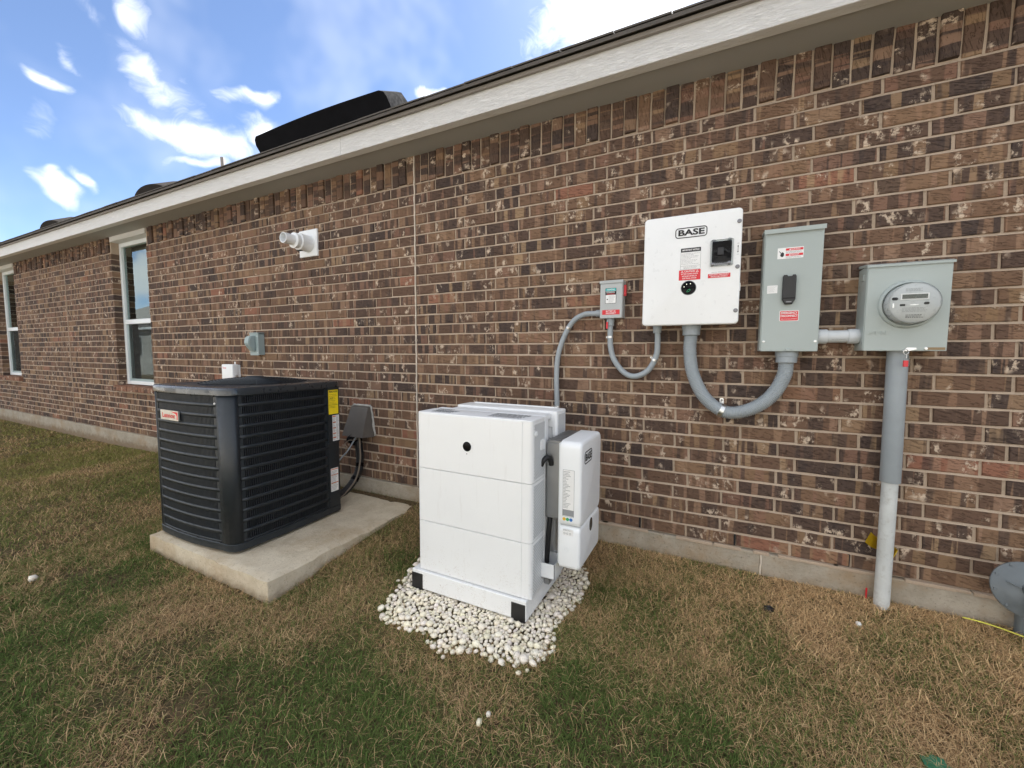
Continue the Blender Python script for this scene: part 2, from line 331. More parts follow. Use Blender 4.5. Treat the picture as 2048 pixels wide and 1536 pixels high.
# ------------------------------------------------------------------ object helpers
def tag(o, label=None, cat=None, group=None, kind=None):
    if label: o['label'] = label
    if cat: o['category'] = cat
    if group: o['group'] = group
    if kind: o['kind'] = kind
    return o
def thing(name, loc, label, cat, group=None):
    o = bpy.data.objects.new(name, None); C.objects.link(o); o.location = loc; o.empty_display_size = .1
    return tag(o, label, cat, group)
def origin(o):
    v = Vector((0, 0, 0))
    while o is not None: v += o.location; o = o.parent
    return v
def link(name, me, m, parent=None, smooth=None):
    o = bpy.data.objects.new(name, me); C.objects.link(o)
    if m is not None: me.materials.append(M[m] if isinstance(m, str) else m)
    if parent is not None:
        o.parent = parent
        L = origin(parent)
        if L.length > 0: me.transform(Matrix.Translation(-L))
    if smooth:
        for p in me.polygons: p.use_smooth = True
        if smooth != 'full':
            me.set_sharp_from_angle(angle=R(smooth if isinstance(smooth, (int, float)) and smooth > 1 else 38))
    return o
def obj(name, bm, m, parent=None, smooth=None):
    bmesh.ops.recalc_face_normals(bm, faces=bm.faces)
    me = bpy.data.meshes.new(name); bm.to_mesh(me); bm.free()
    return link(name, me, m, parent, smooth)
def box(x0, x1, y0, y1, z0, z1, bev=0.0, seg=2, bm=None):
    nb = bmesh.new(); bmesh.ops.create_cube(nb, size=1)
    for v in nb.verts: v.co = Vector((x0+(x1-x0)*(v.co.x+.5), y0+(y1-y0)*(v.co.y+.5), z0+(z1-z0)*(v.co.z+.5)))
    if bev: bmesh.ops.bevel(nb, geom=nb.edges[:], offset=bev, segments=seg, profile=.5, affect='EDGES')
    if bm is None: return nb
    merge(bm, nb); return bm
def merge(bm, nb):
    me = bpy.data.meshes.new('tmp'); nb.to_mesh(me); nb.free(); bm.from_mesh(me); bpy.data.meshes.remove(me)
class Frame:
    def __init__(s, o, u, v): s.o = Vector(o); s.u = Vector(u).normalized(); s.v = Vector(v).normalized(); s.n = s.u.cross(s.v)
    def p(s, a, b, c=0.0): return s.o+s.u*a+s.v*b+s.n*c
    def mat(s, a, b, c, sx=1, sy=1):
        q = s.p(a, b, c); u, v, n = s.u*sx, s.v*sy, s.n
        return Matrix(((u.x, v.x, n.x, q.x), (u.y, v.y, n.y, q.y), (u.z, v.z, n.z, q.z), (0, 0, 0, 1)))
WALL = lambda y: Frame((0, y, 0), (1, 0, 0), (0, 0, 1))      # faces the yard; a = x, b = z
SIDE = lambda x: Frame((x, 0, 0), (0, 1, 0), (0, 0, 1))      # faces +x; a = y, b = z
def rr(a0, a1, b0, b1, r, n=5):
    r = min(r, (a1-a0)/2-1e-5, (b1-b0)/2-1e-5); pts = []
    if r <= 0: return [(a0, b0), (a1, b0), (a1, b1), (a0, b1)]
    for cx, cy, s in ((a1-r, b0+r, -90), (a1-r, b1-r, 0), (a0+r, b1-r, 90), (a0+r, b0+r, 180)):
        for i in range(n+1):
            t = R(s+90*i/n); pts.append((cx+r*math.cos(t), cy+r*math.sin(t)))
    return pts
def circ(a, b, r, n=28, ry=None): return [(a+r*math.cos(2*math.pi*i/n), b+(ry or r)*math.sin(2*math.pi*i/n)) for i in range(n)]
def prism(fr, pts, c0, c1, bev=0.0, bm=None):
    """outline in a frame, pushed from depth c0 to c1 along its normal, front edge rounded by bev"""
    nb = bmesh.new(); n = len(pts)
    cx = sum(p[0] for p in pts)/n; cy = sum(p[1] for p in pts)/n
    hx = max(abs(p[0]-cx) for p in pts); hy = max(abs(p[1]-cy) for p in pts)
    levels = [(c0, 0.0)]
    if bev:
        for k in range(4):
            t = R(90*k/3); levels.append((c1-bev+bev*math.sin(t), bev*(1-math.cos(t))))
    else: levels.append((c1, 0.0))
    rings = []
    for c, ins in levels:
        sx = (hx-ins)/hx; sy = (hy-ins)/hy
        rings.append([nb.verts.new(fr.p(cx+(p[0]-cx)*sx, cy+(p[1]-cy)*sy, c)) for p in pts])
    for q in range(len(rings)-1):
        for i in range(n): nb.faces.new((rings[q][i], rings[q][(i+1) % n], rings[q+1][(i+1) % n], rings[q+1][i]))
    nb.faces.new(rings[0][::-1]); nb.faces.new(rings[-1])
    if bm is None: return nb
    merge(bm, nb); return bm
def ringprism(fr, outer, inner, c0, c1, bm=None):
    nb = bmesh.new(); n = len(outer)
    A = [[nb.verts.new(fr.p(p[0], p[1], c)) for p in ps] for ps in (outer, inner) for c in (c0, c1)]
    for i in range(n):
        j = (i+1) % n
        nb.faces.new((A[0][i], A[0][j], A[1][j], A[1][i])); nb.faces.new((A[2][j], A[2][i], A[3][i], A[3][j])); nb.faces.new((A[1][i], A[1][j], A[3][j], A[3][i])); nb.faces.new((A[0][j], A[0][i], A[2][i], A[2][j]))
    if bm is None: return nb
    merge(bm, nb); return bm
def spline(pts, per=10):
    P = [Vector(p) for p in pts]; P = [P[0]*2-P[1]]+P+[P[-1]*2-P[-2]]; out = []
    for i in range(1, len(P)-2):
        for k in range(per):
            t = k/per; a, b, c, d = P[i-1:i+3]
            out.append(.5*((2*b)+(c-a)*t+(2*a-5*b+4*c-d)*t*t+(3*b-a-3*c+d)*t**3))
    out.append(P[-2]); return out
def resample(pts, step):
    out = [pts[0]]; acc = 0
    for a, b in zip(pts, pts[1:]):
        L = (b-a).length
        while acc+L >= step:
            a = a+(b-a)*((step-acc)/L); L = (b-a).length; acc = 0; out.append(a.copy())
            if L < 1e-9: break
        acc += L
    if (out[-1]-pts[-1]).length > step*.3: out.append(pts[-1])
    return out
def tube(pts, rad, n=14, caps=True, bm=None):
    """rad: number or list along the path"""
    nb = bmesh.new(); pts = [Vector(p) for p in pts]; rings = []
    up = None
    for i, p in enumerate(pts):
        d = (pts[min(i+1, len(pts)-1)]-pts[max(i-1, 0)]).normalized()
        if up is None: up = d.orthogonal().normalized()
        up = (up-d*up.dot(d)).normalized(); sd = d.cross(up)
        r = rad[i] if isinstance(rad, (list, tuple)) else rad
        rings.append([nb.verts.new(p+(up*math.cos(2*math.pi*k/n)+sd*math.sin(2*math.pi*k/n))*r) for k in range(n)])
    for a, b in zip(rings, rings[1:]):
        for k in range(n): nb.faces.new((a[k], a[(k+1) % n], b[(k+1) % n], b[k]))
    if caps: nb.faces.new(rings[0][::-1]); nb.faces.new(rings[-1])
    if bm is None: return nb
    merge(bm, nb); return bm
def lathe(fr, a, b, prof, n=36, bm=None):
    """prof: (radius, depth) list turned about the frame normal through (a,b)"""
    nb = bmesh.new(); rings = []
    for r, c in prof:
        rings.append([nb.verts.new(fr.p(a+max(r, 1e-5)*math.cos(2*math.pi*k/n), b+max(r, 1e-5)*math.sin(2*math.pi*k/n), c)) for k in range(n)])
    for q, w in zip(rings, rings[1:]):
        for k in range(n): nb.faces.new((q[k], q[(k+1) % n], w[(k+1) % n], w[k]))
    nb.faces.new(rings[0][::-1]); nb.faces.new(rings[-1])
    bmesh.ops.remove_doubles(nb, verts=nb.verts, dist=2e-5)
    if bm is None: return nb
    merge(bm, nb); return bm
def text(name, body, fr, a, b, h, m, parent, c=.0008, wide=1.0, fat=0.0, align='CENTER', relief=0.0, space=1.0, width=None):
    cu = bpy.data.curves.new(name, 'FONT'); cu.body = body; cu.size = 1; cu.align_x = align; cu.align_y = 'CENTER'; cu.offset = fat; cu.extrude = relief*.72/h; cu.resolution_u = 3; cu.space_character = space; cu.space_line = .95
    o = bpy.data.objects.new(name, cu); C.objects.link(o); dg = bpy.context.evaluated_depsgraph_get()
    me = bpy.data.meshes.new_from_object(o.evaluated_get(dg)); bpy.data.objects.remove(o); bpy.data.curves.remove(cu)
    me.name = name; s = h/.72; sx = s*wide
    if width is not None:
        xs = [v.co.x for v in me.vertices]; sx = width/(max(xs)-min(xs))
    me.transform(fr.mat(a, b, c) @ Matrix.Diagonal((sx, s, s if relief else 1, 1)))
    return link(name, me, m, parent)
def label(name, fr, a0, a1, b0, b1, m, parent, r=.003, c=.0, th=.0006):
    return obj(name, prism(fr, rr(a0, a1, b0, b1, r, 3), c-.001, c+th), m, parent)
def lines(name, fr, a0, a1, b0, b1, n, m, parent, c=.001, fill=.45, seed=1, ragged=.4):
    """small print: rows of word-long strokes"""
    rd = random.Random(seed); bm = bmesh.new(); p = (b1-b0)/n
    for i in range(n):
        y = b1-(i+.5)*p; x = a0; end = a1-(a1-a0)*rd.random()*ragged
        while x < end:
            w = min((a1-a0)*rd.uniform(.06, .16), end-x)
            if w > 1e-4: 
                vs = [bm.verts.new(fr.p(q, s, c)) for q, s in ((x, y-p*fill/2), (x+w, y-p*fill/2), (x+w, y+p*fill/2), (x, y+p*fill/2))]; bm.faces.new(vs)
            x += w+(a1-a0)*.025
    return obj(name, bm, m, parent)
def screw(fr, a, b, r, parent, m='zinc', name='screw', c=0.0, h=None):
    h = h or r*.6
    bm = lathe(fr, a, b, [(r*1.25, c-.002), (r*1.25, c+h*.15), (r, c+h*.3), (r*.9, c+h), (r*.25, c+h), (r*.2, c+h*.7)], 12)
    return obj(name, bm, m, parent, smooth=True)

# ------------------------------------------------------------------ ground
def fnoise(x, y, seed=0):
    """cheap smooth value noise, vectorised"""
    def h(i, j): 
        n = np.sin(i*127.1+j*311.7+seed*74.7)*43758.5453; return n-np.floor(n)
    i = np.floor(x); j = np.floor(y); fx = x-i; fy = y-j; fx = fx*fx*(3-2*fx); fy = fy*fy*(3-2*fy)
    return (h(i, j)*(1-fx)+h(i+1, j)*fx)*(1-fy)+(h(i, j+1)*(1-fx)+h(i+1, j+1)*fx)*fy
def fbm(x, y, seed=0, o=4):
    s = 0; a = .5
    for k in range(o): s = s+a*fnoise(x*2**k, y*2**k, seed+k*3); a *= .5
    return s/(1-.5**o)
def zg(x, y):
    x = np.asarray(x, float); y = np.asarray(y, float); d = np.maximum(-y, 0)
    s = np.clip(-(x+4)/3.5, 0, 1); s = s*s*(3-2*s)
    z = -.125-.085*s-.10*np.minimum(d, 1.25)-.02*np.maximum(d-1.25, 0)
    z = z+(fbm(x*1.7, y*1.7, 5)-.5)*.05*np.clip(d*2.2, .15, 1)+(fbm(x*6, y*6, 9)-.5)*.022*np.clip(d*4, .2, 1)
    bx = np.maximum(np.abs(x+1.09)-.50, 0); by = np.maximum(np.abs(y+.66)-.42, 0); g = np.clip(1-np.hypot(bx, by)/.22, 0, 1)
    return z*(1-g)+(-.205)*g
def gz(x, y): return float(zg(x, y))
xs = np.unique(np.concatenate([np.linspace(-300, -20, 15), np.linspace(-20, -5, 60), np.linspace(-5, 3, 180), np.linspace(3, 20, 30), np.linspace(20, 300, 15)]))
ys = np.unique(np.concatenate([np.linspace(-300, -12, 16), np.linspace(-12, -3, 30), np.linspace(-3, .3, 80), np.linspace(.3, 20, 14), np.linspace(20, 300, 12)]))
X, Y = np.meshgrid(xs, ys); Z = zg(X, Y); nx, ny = len(xs), len(ys)
verts = np.stack([X, Y, Z], -1).reshape(-1, 3); idx = np.arange(nx*ny).reshape(ny, nx)
faces = np.stack([idx[:-1, :-1], idx[:-1, 1:], idx[1:, 1:], idx[1:, :-1]], -1).reshape(-1, 4)
me = bpy.data.meshes.new('ground'); me.from_pydata(verts.tolist(), [], faces.tolist()); 
tag(link('ground', me, 'soil', smooth='full'), kind='structure')

# ------------------------------------------------------------------ the brick house
CP, BL, SP, MJ = .07644, .2575, .0762, .0105         # course height, brick pitch, soldier pitch, joint
WX0, WX1 = -14.2, 3.4; ZS = 31*CP; ZT = 2.575; CRACK = -2.124; CRACK2 = -8.72
WINS = [(-7.204, -6.266), (-11.79, -10.85)]; WZ0, WZ1 = .635, 2.575
house = thing('brick_house', (0, 0, -.125), 'long single-storey brown brick house with painted eave and two white windows', 'house')
mw = bmesh.new()
def wallbox(x0, x1, z0, z1): box(x0, x1, .0075, .24, z0, z1, bm=mw)
edges = [WX0, WINS[1][0], WINS[1][1], WINS[0][0], WINS[0][1], WX1]
wallbox(edges[0], edges[1], 0, ZT+.2); wallbox(edges[2], edges[3], 0, ZT+.2); wallbox(edges[4], edges[5], 0, ZT+.2)
for a, b in WINS: wallbox(a, b, 0, WZ0-.075)
for k in range(1, 32):                                                # bed joints struck so that they slope outwards
    for s0, s1 in (((WX0, WX1),) if k*CP < WZ0-.06 else ((WX0, WINS[1][0]), (WINS[1][1], WINS[0][0]), (WINS[0][1], WX1))):
        z0 = k*CP-MJ*.5-.001; z1 = k*CP+MJ*.5+.001; n = max(2, int((s1-s0)/.06)); pv = None
        for i in range(n+1):
            x = s0+(s1-s0)*i/n; w = random.uniform(-.0006, .0008); a = mw.verts.new((x, .0012+w, z0)); b = mw.verts.new((x, .0074, z1))
            if pv: mw.faces.new((pv[0], a, b, pv[1]))
            pv = (a, b)
obj('mortar_wall', mw, 'mortar', house)
def brick_geo(x0, x1, z0, z1, nseg, soldier=False, proud=0.0, depth=.03, jit=.0016):
    rd = random.Random(hash((round(x0, 3), round(z0, 3))) & 0xffffff)
    if soldier: a0, a1, b0, b1 = z0, z1, x0, x1
    else: a0, a1, b0, b1 = x0, x1, z0, z1
    ch = .0035; yo = -proud+rd.uniform(-.0022, .0022); tilt = rd.uniform(-.0015, .0015); skew = rd.uniform(-.0014, .0014); V = []; F = []
    for i in range(nseg+1):
        t = i/nseg; a = a0+(a1-a0)*t; e = i in (0, nseg); ja, jb = (rd.uniform(-jit, jit) for _ in range(2)); sk = skew*(2*t-1)
        ai = a+(ch if i == 0 else -ch if e else 0)
        yf = yo+tilt*(2*t-1)+rd.uniform(-.0008, .0008)
        V += [(a, depth, b0+ja+sk), (a, yf+ch, b0+ja+sk), (ai, yf, b0+ch+ja+sk), (ai, yf, b1-ch+jb+sk), (a, yf+ch, b1+jb+sk), (a, depth, b1+jb+sk)]
    for i in range(nseg):
        for k in range(5): F.append((i*6+k, (i+1)*6+k, (i+1)*6+k+1, i*6+k+1))
    F.append(tuple(range(6))[::-1]); F.append(tuple(range(nseg*6, nseg*6+6)))
    if soldier: V = [(b, y, a) for a, y, b in V]; F = [f[::-1] for f in F]
    return V, F
def tone(rd, soldier):
    r = min(.999, max(0, rd.gauss(.43 if not soldier else .24, .27))); return (r, rd.random(), rd.random(), 1.0 if soldier else 0.0)
bricks = []
rd = random.Random(5)
for k in range(31):
    z0 = k*CP+MJ*.5; z1 = (k+1)*CP-MJ*.5; joints = set()
    offR = -1.929 if k % 2 == 0 else -1.751; offL = -2.368 if k % 2 == 0 else -2.287; offF = CRACK2-.09 if k % 2 == 0 else CRACK2-.175
    segs = [(CRACK, WX1, offR), (CRACK2, CRACK, offL), (WX0, CRACK2, offF)]
    for w0, w1 in WINS:
        if z1 > WZ0-.07:
            nxt = []
            for s0, s1, off in segs:
                if s0 < w0 and s1 > w1: nxt += [(s0, w0+MJ/2+.004, off), (w1-MJ/2-.004, s1, off)]
                else: nxt.append((s0, s1, off))
            segs = nxt
    for s0, s1, off in segs:
        n0 = math.floor((s0-off)/BL); js = [s0]+[q for q in (off+BL*i for i in range(n0, n0+90)) if s0+.04 < q < s1-.04]+[s1]
        for p, q in zip(js, js[1:]):
            edge = any(abs(q-MJ/2-.004-w0) < .001 or abs(p+MJ/2+.004-w1) < .001 for w0, w1 in WINS)
            j1 = 0 if p == s0 else rd.uniform(-.0012, .0012); j2 = 0 if q == s1 else rd.uniform(-.0012, .0012)
            bricks.append((p+MJ/2+j1, q-MJ/2+j2, z0, z1, False, 0.0, .095 if edge else .03))
i = 0
for sgn in (1, -1):
    x = CRACK+(.055 if sgn > 0 else 0); i = 0
    if sgn > 0: bricks.append((CRACK+.007, CRACK+.050, ZS+MJ/2, ZT+.03, True, 0.0, .03))
    while (x < WX1) if sgn > 0 else (x > WX0):
        a, b = (x, x+SP) if sgn > 0 else (x-SP, x)
        if not any(a < w1-.01 and b > w0+.01 for w0, w1 in WINS):
            pr = (i % 3 == (2 if sgn > 0 else 1))
            bricks.append((a+MJ/2, b-MJ/2, ZS+MJ/2+(.006 if pr else 0), ZT+.03, True, .011 if pr else rd.uniform(-.001, .002), .03))
        x += SP*sgn; i += 1
def area(bk):
    x0, x1, z0, z1 = bk[:4]; q = [proj((x, 0, z)) for x, z in ((x0, z0), (x1, z0), (x1, z1), (x0, z1))]
    if min(p[0] for p in q) > 2040 or max(p[0] for p in q) < 8 or max(p[1] for p in q) < 8: return 0
    return abs(sum(q[i][0]*q[(i+1) % 4][1]-q[(i+1) % 4][0]*q[i][1] for i in range(4)))/2
order = sorted(range(len(bricks)), key=lambda i: -area(bricks[i])); big = set(order[:300])
RV, RF, RT = [], [], []
def set_attr(me, name, cols):
    at = me.attributes.new(name, 'FLOAT_COLOR', 'POINT'); at.data.foreach_set('color', np.asarray(cols, np.float32).ravel())
for i, (x0, x1, z0, z1, so, pr, dp) in enumerate(bricks):
    if x1-x0 < .008: continue
    tn = tone(rd, so)
    V, F = brick_geo(x0, x1, z0, z1, 4 if i in big else 2, so, pr, dp)
    if i in big:
        me = bpy.data.meshes.new('brick'); me.from_pydata(V, [], F); set_attr(me, 'tone', [tn]*len(V)); link('brick', me, 'brick', house)
    else:
        n = len(RV); RV += V; RF += [tuple(v+n for v in f) for f in F]; RT += [tn]*len(V)
me = bpy.data.meshes.new('brickwork'); me.from_pydata(RV, [], RF); set_attr(me, 'tone', RT); tag(link('brickwork', me, 'brick', house), kind='stuff')
# movement joints: wavy caulk lines
for cx, m_, w in ((CRACK, 'caulk', .0055), (CRACK2, 'mortar', .005)):
    rr_ = random.Random(3); pts = [(cx+rr_.uniform(-.0022, .0022), -.0015, -.01+k*.035) for k in range(75)]
    obj('caulk_joint', tube(pts, [w*rr_.uniform(.8, 1.25) for _ in pts], 6), m_, house, smooth='full')
for wx in (-.389, .128, .637, -1.42, 1.41):                              # weep slots in the bottom course: solid dark strips stand for their inner shade
    obj('weep_slot_shade', box(wx-.0055, wx+.0055, -.0005, .05, .006, CP-.006), 'ac_dark', house)
# foundation
fb = box(WX0, .254, -.012, .24, -.6, -.004, .006); tag(obj('foundation', fb, 'foundation_concrete', house), 'long grey concrete footing')
fb = box(.2595, WX1, -.014, .24, -.6, -.005, .006); obj('foundation', fb, 'foundation_concrete', house)
sm = bmesh.new(); r2 = random.Random(8)
xx = -2.0
while xx < 3.3:
    L = r2.uniform(.05, .3); h = r2.uniform(.004, .012); box(xx, xx+L, -.013-r2.uniform(.003, .007), .01, -.004-h, .003, .002, 1, bm=sm); xx += L*r2.uniform(.8, 1.6)
tag(obj('mortar_smear', sm, 'mortar', house), kind='stuff')
obj('caulk_joint', tube([(.257+.002*math.sin(k*1.7), -.013, -.3+k*.03) for k in range(11)], .0045, 6), 'caulk', house)
# eave
obj('soffit', box(WX0, WX1, -.205, .10, 2.576, 2.596), 'soffit_paint', house)
fsb = bmesh.new(); xs_ = [WX0, -9.8, -6.25, -2.6, 1.05, WX1]
for a, b in zip(xs_, xs_[1:]):
    o = obj('fascia', box(a+.0008, b-.0008, -.27, -.205, 2.566, 2.702, .003), 'trim_paint', house)
obj('drip_edge', box(WX0, WX1, -.292, -.2705, 2.694, 2.716, .003), 'drip_metal', house)
RP = .50; r0 = (-.318, 2.712); ridge = (5.6, 2.712+RP*(5.6+.318))
rb = bmesh.new(); th = .02
for (ya, za), (yb, zb) in ((r0, ridge), (ridge, (11.5, 2.712))):
    q = [(ya, za), (yb, zb), (yb, zb+th), (ya, za+th)]
    vs = [[rb.verts.new((x, y, z)) for y, z in q] for x in (WX0-.3, WX1+.3)]
    rb.faces.new(vs[0]); rb.faces.new(vs[1][::-1])
    for k in range(4): rb.faces.new((vs[0][k], vs[0][(k+1) % 4], vs[1][(k+1) % 4], vs[1][k]))
roof = obj('roof', rb, 'shingle', house)
# shingle tabs along the eave: overlapping strip with slightly wavy edge
sh = random.Random(4); x = WX0-.3; k = 0
tabs = bmesh.new()
while x < WX1+.3:
    L = sh.uniform(.28, .34); lift = sh.uniform(0, .002); yo = sh.uniform(-.002, .002)
    y0, z0 = -.322+yo, 2.7345+lift*.3; y1 = -.12; z1 = 2.712+RP*(y1+.318)+th*1.05
    vs = [tabs.verts.new((xx, yy, zz)) for xx in (x+.002, x+L-.002) for yy, zz in ((y0, z0+.001), (y1, z1+.001), (y1, z1+.009), (y0, z0+.009+lift))]
    for f in ((0, 1, 2, 3), (7, 6, 5, 4), (0, 4, 5, 1), (3, 2, 6, 7), (0, 3, 7, 4), (1, 5, 6, 2)): tabs.faces.new([vs[i] for i in f])
    x += L
tag(obj('shingle_tabs', tabs, 'shingle', roof), kind='stuff')
for gx in (WX0, WX1):                                                     # gable ends close the roof space
    gb = bmesh.new(); e = .02 if gx < 0 else -.02
    A = [gb.verts.new((gx, y, z)) for y, z in ((.0, 2.6), (5.6, 5.5), (11.2, 2.6), (11.2, -.5), (.24, -.5), (.24, 2.6))]; B = [gb.verts.new((v.co.x+e, v.co.y, v.co.z)) for v in A]
    gb.faces.new(A); gb.faces.new(B[::-1])
    for i in range(6): gb.faces.new((A[i], A[(i+1) % 6], B[(i+1) % 6], B[i]))
    obj('gable_wall', gb, 'brick' if False else 'soffit_paint', house)
obj('rear_wall', box(WX0+.05, WX1-.05, 11.0, 11.18, -.5, 2.7), 'soffit_paint', house)
# roof fittings
def roofz(y): return 2.712+RP*(y+.318)+th*1.2
def hood(xc, w, y0, dep, h, m, lab, round_=False):
    bm = bmesh.new(); n = 16; rows = []
    nrm = Vector((0, -RP, 1)).normalized(); up = Vector((0, 1, RP)).normalized()
    base = Vector((xc, y0, roofz(y0)))
    prof = []
    for i in range(n+1):
        t = -1+2*i/n
        hh = h*(max(0, 1-abs(t)**2.2)*.8+.22) if round_ else h*min(1, (1-abs(t))*16)**.4 if abs(t) < 1 else .0
        prof.append((t*w/2, max(hh, .012)))
    if not round_:
        prof = [(-w/2+.04, .01), (-w/2, h*.72), (-w/2+.015, h*.9), (-w/2+.05, h)]+[(-w/2+.05+(w-.12)*i/8, h*(1+.06*math.sin(math.pi*i/8))) for i in range(1, 8)]+[(w/2-.07, h), (w/2-.025, h*.93), (w/2-.005, h*.78), (w/2+.03, .01)]
    for s in (0.0, dep*.7, dep):
        k = 1.0 if s < dep*.8 else .25
        rows.append([bm.verts.new(base+Vector((a, 0, 0))+up*s+nrm*(b*k)) for a, b in prof]+[bm.verts.new(base+Vector((prof[-1][0], 0, 0))+up*s-nrm*.02), bm.verts.new(base+Vector((prof[0][0], 0, 0))+up*s-nrm*.02)])
    m_ = len(rows[0])
    for a, b in zip(rows, rows[1:]):
        for k in range(m_): bm.faces.new((a[k], a[(k+1) % m_], b[(k+1) % m_], b[k]))
    bm.faces.new(rows[0][::-1]); bm.faces.new(rows[-1])
    o = obj('roof_vent', bm, m, house, smooth=30); o['label'] = lab
    return o
hood(-3.385, 1.76, .22, .35, .255, 'vent_black', 'long black roof vent with rounded ends above the eave')
hood(-6.60, 1.05, .25, .40, .190, 'vent_brown', 'small arched brown roof vent nearer the window', True)
hood(-9.85, 1.15, .25, .40, .190, 'vent_brown', 'small arched brown roof vent farthest along the roof', True)
hood(-13.4, 1.15, .25, .40, .190, 'vent_brown', 'arched brown roof vent cut by the picture edge', True)
obj('roof_pipe', tube([(-5.31, .4, 3.05), (-5.33, .4, 3.375)], .021, 12), 'drip_metal', house, smooth=True)
# windows
for w0, w1 in WINS:
    f0, f1 = .085, .145
    win = obj('window', box(w0, w1, .205, .235, WZ0, 2.512), 'room_dark', house)
    win['label'] = 'white framed window beside the condenser' if w0 > -8 else 'white framed window cut by the picture edge'
    hd = obj('header_board', box(w0+.001, w1-.001, -.006, .15, 2.513, 2.5755), 'trim_paint', win)
    fw = .055
    fr_ = bmesh.new()
    box(w0+.002, w0+fw, f0, f1, WZ0+.004, 2.511, .004, bm=fr_); box(w1-fw, w1-.002, f0, f1, WZ0+.004, 2.511, .004, bm=fr_)
    box(w0+fw, w1-fw, f0+.001, f1, 2.46, 2.5105, .004, bm=fr_); box(w0+fw, w1-fw, f0+.001, f1, WZ0+.0045, WZ0+.05, .004, bm=fr_)
    obj('frame', fr_, 'white_vinyl', win)
    obj('meeting_rail', box(w0+fw-.004, w1-fw+.004, f0+.003, f1-.004, 1.445, 1.505, .004), 'white_vinyl', win)
    sf = bmesh.new(); a, b, z0, z1 = w0+fw, w1-fw, WZ0+.05, 1.445
    for q in ((a, a+.035, z0, z1), (b-.035, b, z0, z1), (a+.035, b-.035, z0, z0+.03)): box(q[0], q[1], f0+.018, f1-.01, q[2], q[3], .003, bm=sf)
    obj('lower_sash', sf, 'outlet_grey', win)
    obj('pane', box(a, b, f0+.028, f0+.032, 1.505, 2.46), 'window_glass', win)
    obj('pane', box(a+.035, b-.035, f0+.036, f0+.040, z0+.03, z1), 'window_glass', win)
    obj('insect_screen', box(a+.036, b-.036, f0+.022, f0+.0235, z0+.031, z1-.001), 'screen_cloth', win)
    n = 34
    for k in range(n):
        z = WZ0+.06+(2.45-WZ0-.06)*k/n; bm = bmesh.new()
        vs = [bm.verts.new(v) for v in ((a, .165, z), (b, .165, z), (b, .192, z+.046), (a, .192, z+.046))]; bm.faces.new(vs)
        bmesh.ops.solidify(bm, geom=bm.faces[:], thickness=.003); obj('blind_slat', bm, 'blind_slat', win)
    for s in (w0-.006, w1+.006): pass
    # rowlock sill bricks
    sill = obj('window_sill', box(w0-.055, w1+.055, -.012, .09, WZ0-.070, WZ0-.016), 'mortar', house)
    x = w0-.06; k = 0
    while x < w1+.05:
        me = bpy.data.meshes.new('brick'); V, F = brick_geo(x+.005, x+SP-.005, WZ0-.078, WZ0-.004, 1, True, .045+.002*math.sin(k*5), .09)
        V = [(vx, vy, vz-.10*max(0, -vy) if vz > WZ0-.03 else vz) for vx, vy, vz in V]
        me.from_pydata(V, [], F); set_attr(me, 'tone', [(.97, rd.random(), .55, 1.0)]*len(V)); link('brick', me, 'brick', sill); x += SP; k += 1

# ------------------------------------------------------------------ concrete pad + air conditioner
pb = bmesh.new(); bmesh.ops.create_grid(pb, x_segments=40, y_segments=40, size=.5)
px0, px1, py0, py1 = -3.335, -2.088, -1.275, -.045; pr_ = random.Random(2)
top = {}
for v in pb.verts:
    u, w = v.co.x+.5, v.co.y+.5; x = px0+(px1-px0)*u; y = py0+(py1-py0)*w; e = min(u, 1-u, w, 1-w)
    z = -.130+(fnoise(np.array(x*9), np.array(y*9), 3)-.5)*.004
    if e < 1e-4:
        z -= .006+.012*float(fnoise(np.array(x*14), np.array(y*14), 8))**2; x += (fnoise(np.array(x*20+3), np.array(y*20), 1)-.5)*.016; y += (fnoise(np.array(x*17), np.array(y*23), 2)-.5)*.016
    v.co = Vector((x, y, float(z)))
be = [e for e in pb.edges if e.is_boundary]; ex = bmesh.ops.extrude_edge_only(pb, edges=be)
for v in [g for g in ex['geom'] if isinstance(g, bmesh.types.BMVert)]:
    v.co.z = -.36; v.co.x += (-.012 if v.co.x < -2.7 else .012)*(1 if abs(v.co.x+2.71) > .6 else 0)
pad = obj('concrete_pad', pb, 'pad_concrete', None, smooth=50)
tag(pad, 'square cast concrete pad on the lawn under the dark condenser', 'concrete pad')

ac = thing('air_conditioner', (-2.9, -.8, -.125), 'dark grey outdoor air conditioner condenser with louvred sides on the concrete pad', 'air conditioner')
AZ0, AZ1 = -.118, .868
def arc(p, q, b, n=14):
    """bulging side from p to q, b metres outwards (right-hand side of travel)"""
    p, q = Vector(p), Vector(q); d = (q-p).normalized(); nn = Vector((d.y, -d.x)); return [p+(q-p)*(i/n)+nn*b*(1-(2*i/n-1)**2) for i in range(n+1)]
FS = arc((-3.262, -1.222), (-2.622, -1.200), .020)                  # front grille
RS = arc((-2.516, -1.140), (-2.522, -.520), .010)                   # right-hand grille
BS = arc((-2.60, -.415), (-3.22, -.415), .02); LS = arc((-3.292, -.48), (-3.300, -1.165), .020)
POST_FR = [Vector(v) for v in ((-2.622, -1.200), (-2.588, -1.200), (-2.556, -1.194), (-2.532, -1.180), (-2.519, -1.162), (-2.516, -1.140))]
POST_FL = [Vector(v) for v in ((-3.300, -1.165), (-3.298, -1.198), (-3.286, -1.216), (-3.262, -1.222))]
POST_RR = [Vector(v) for v in ((-2.522, -.52), (-2.522, -.44), (-2.53, -.42), (-2.55, -.412), (-2.60, -.415))]
POST_RL = [Vector(v) for v in ((-3.22, -.415), (-3.265, -.42), (-3.290, -.45), (-3.292, -.48))]
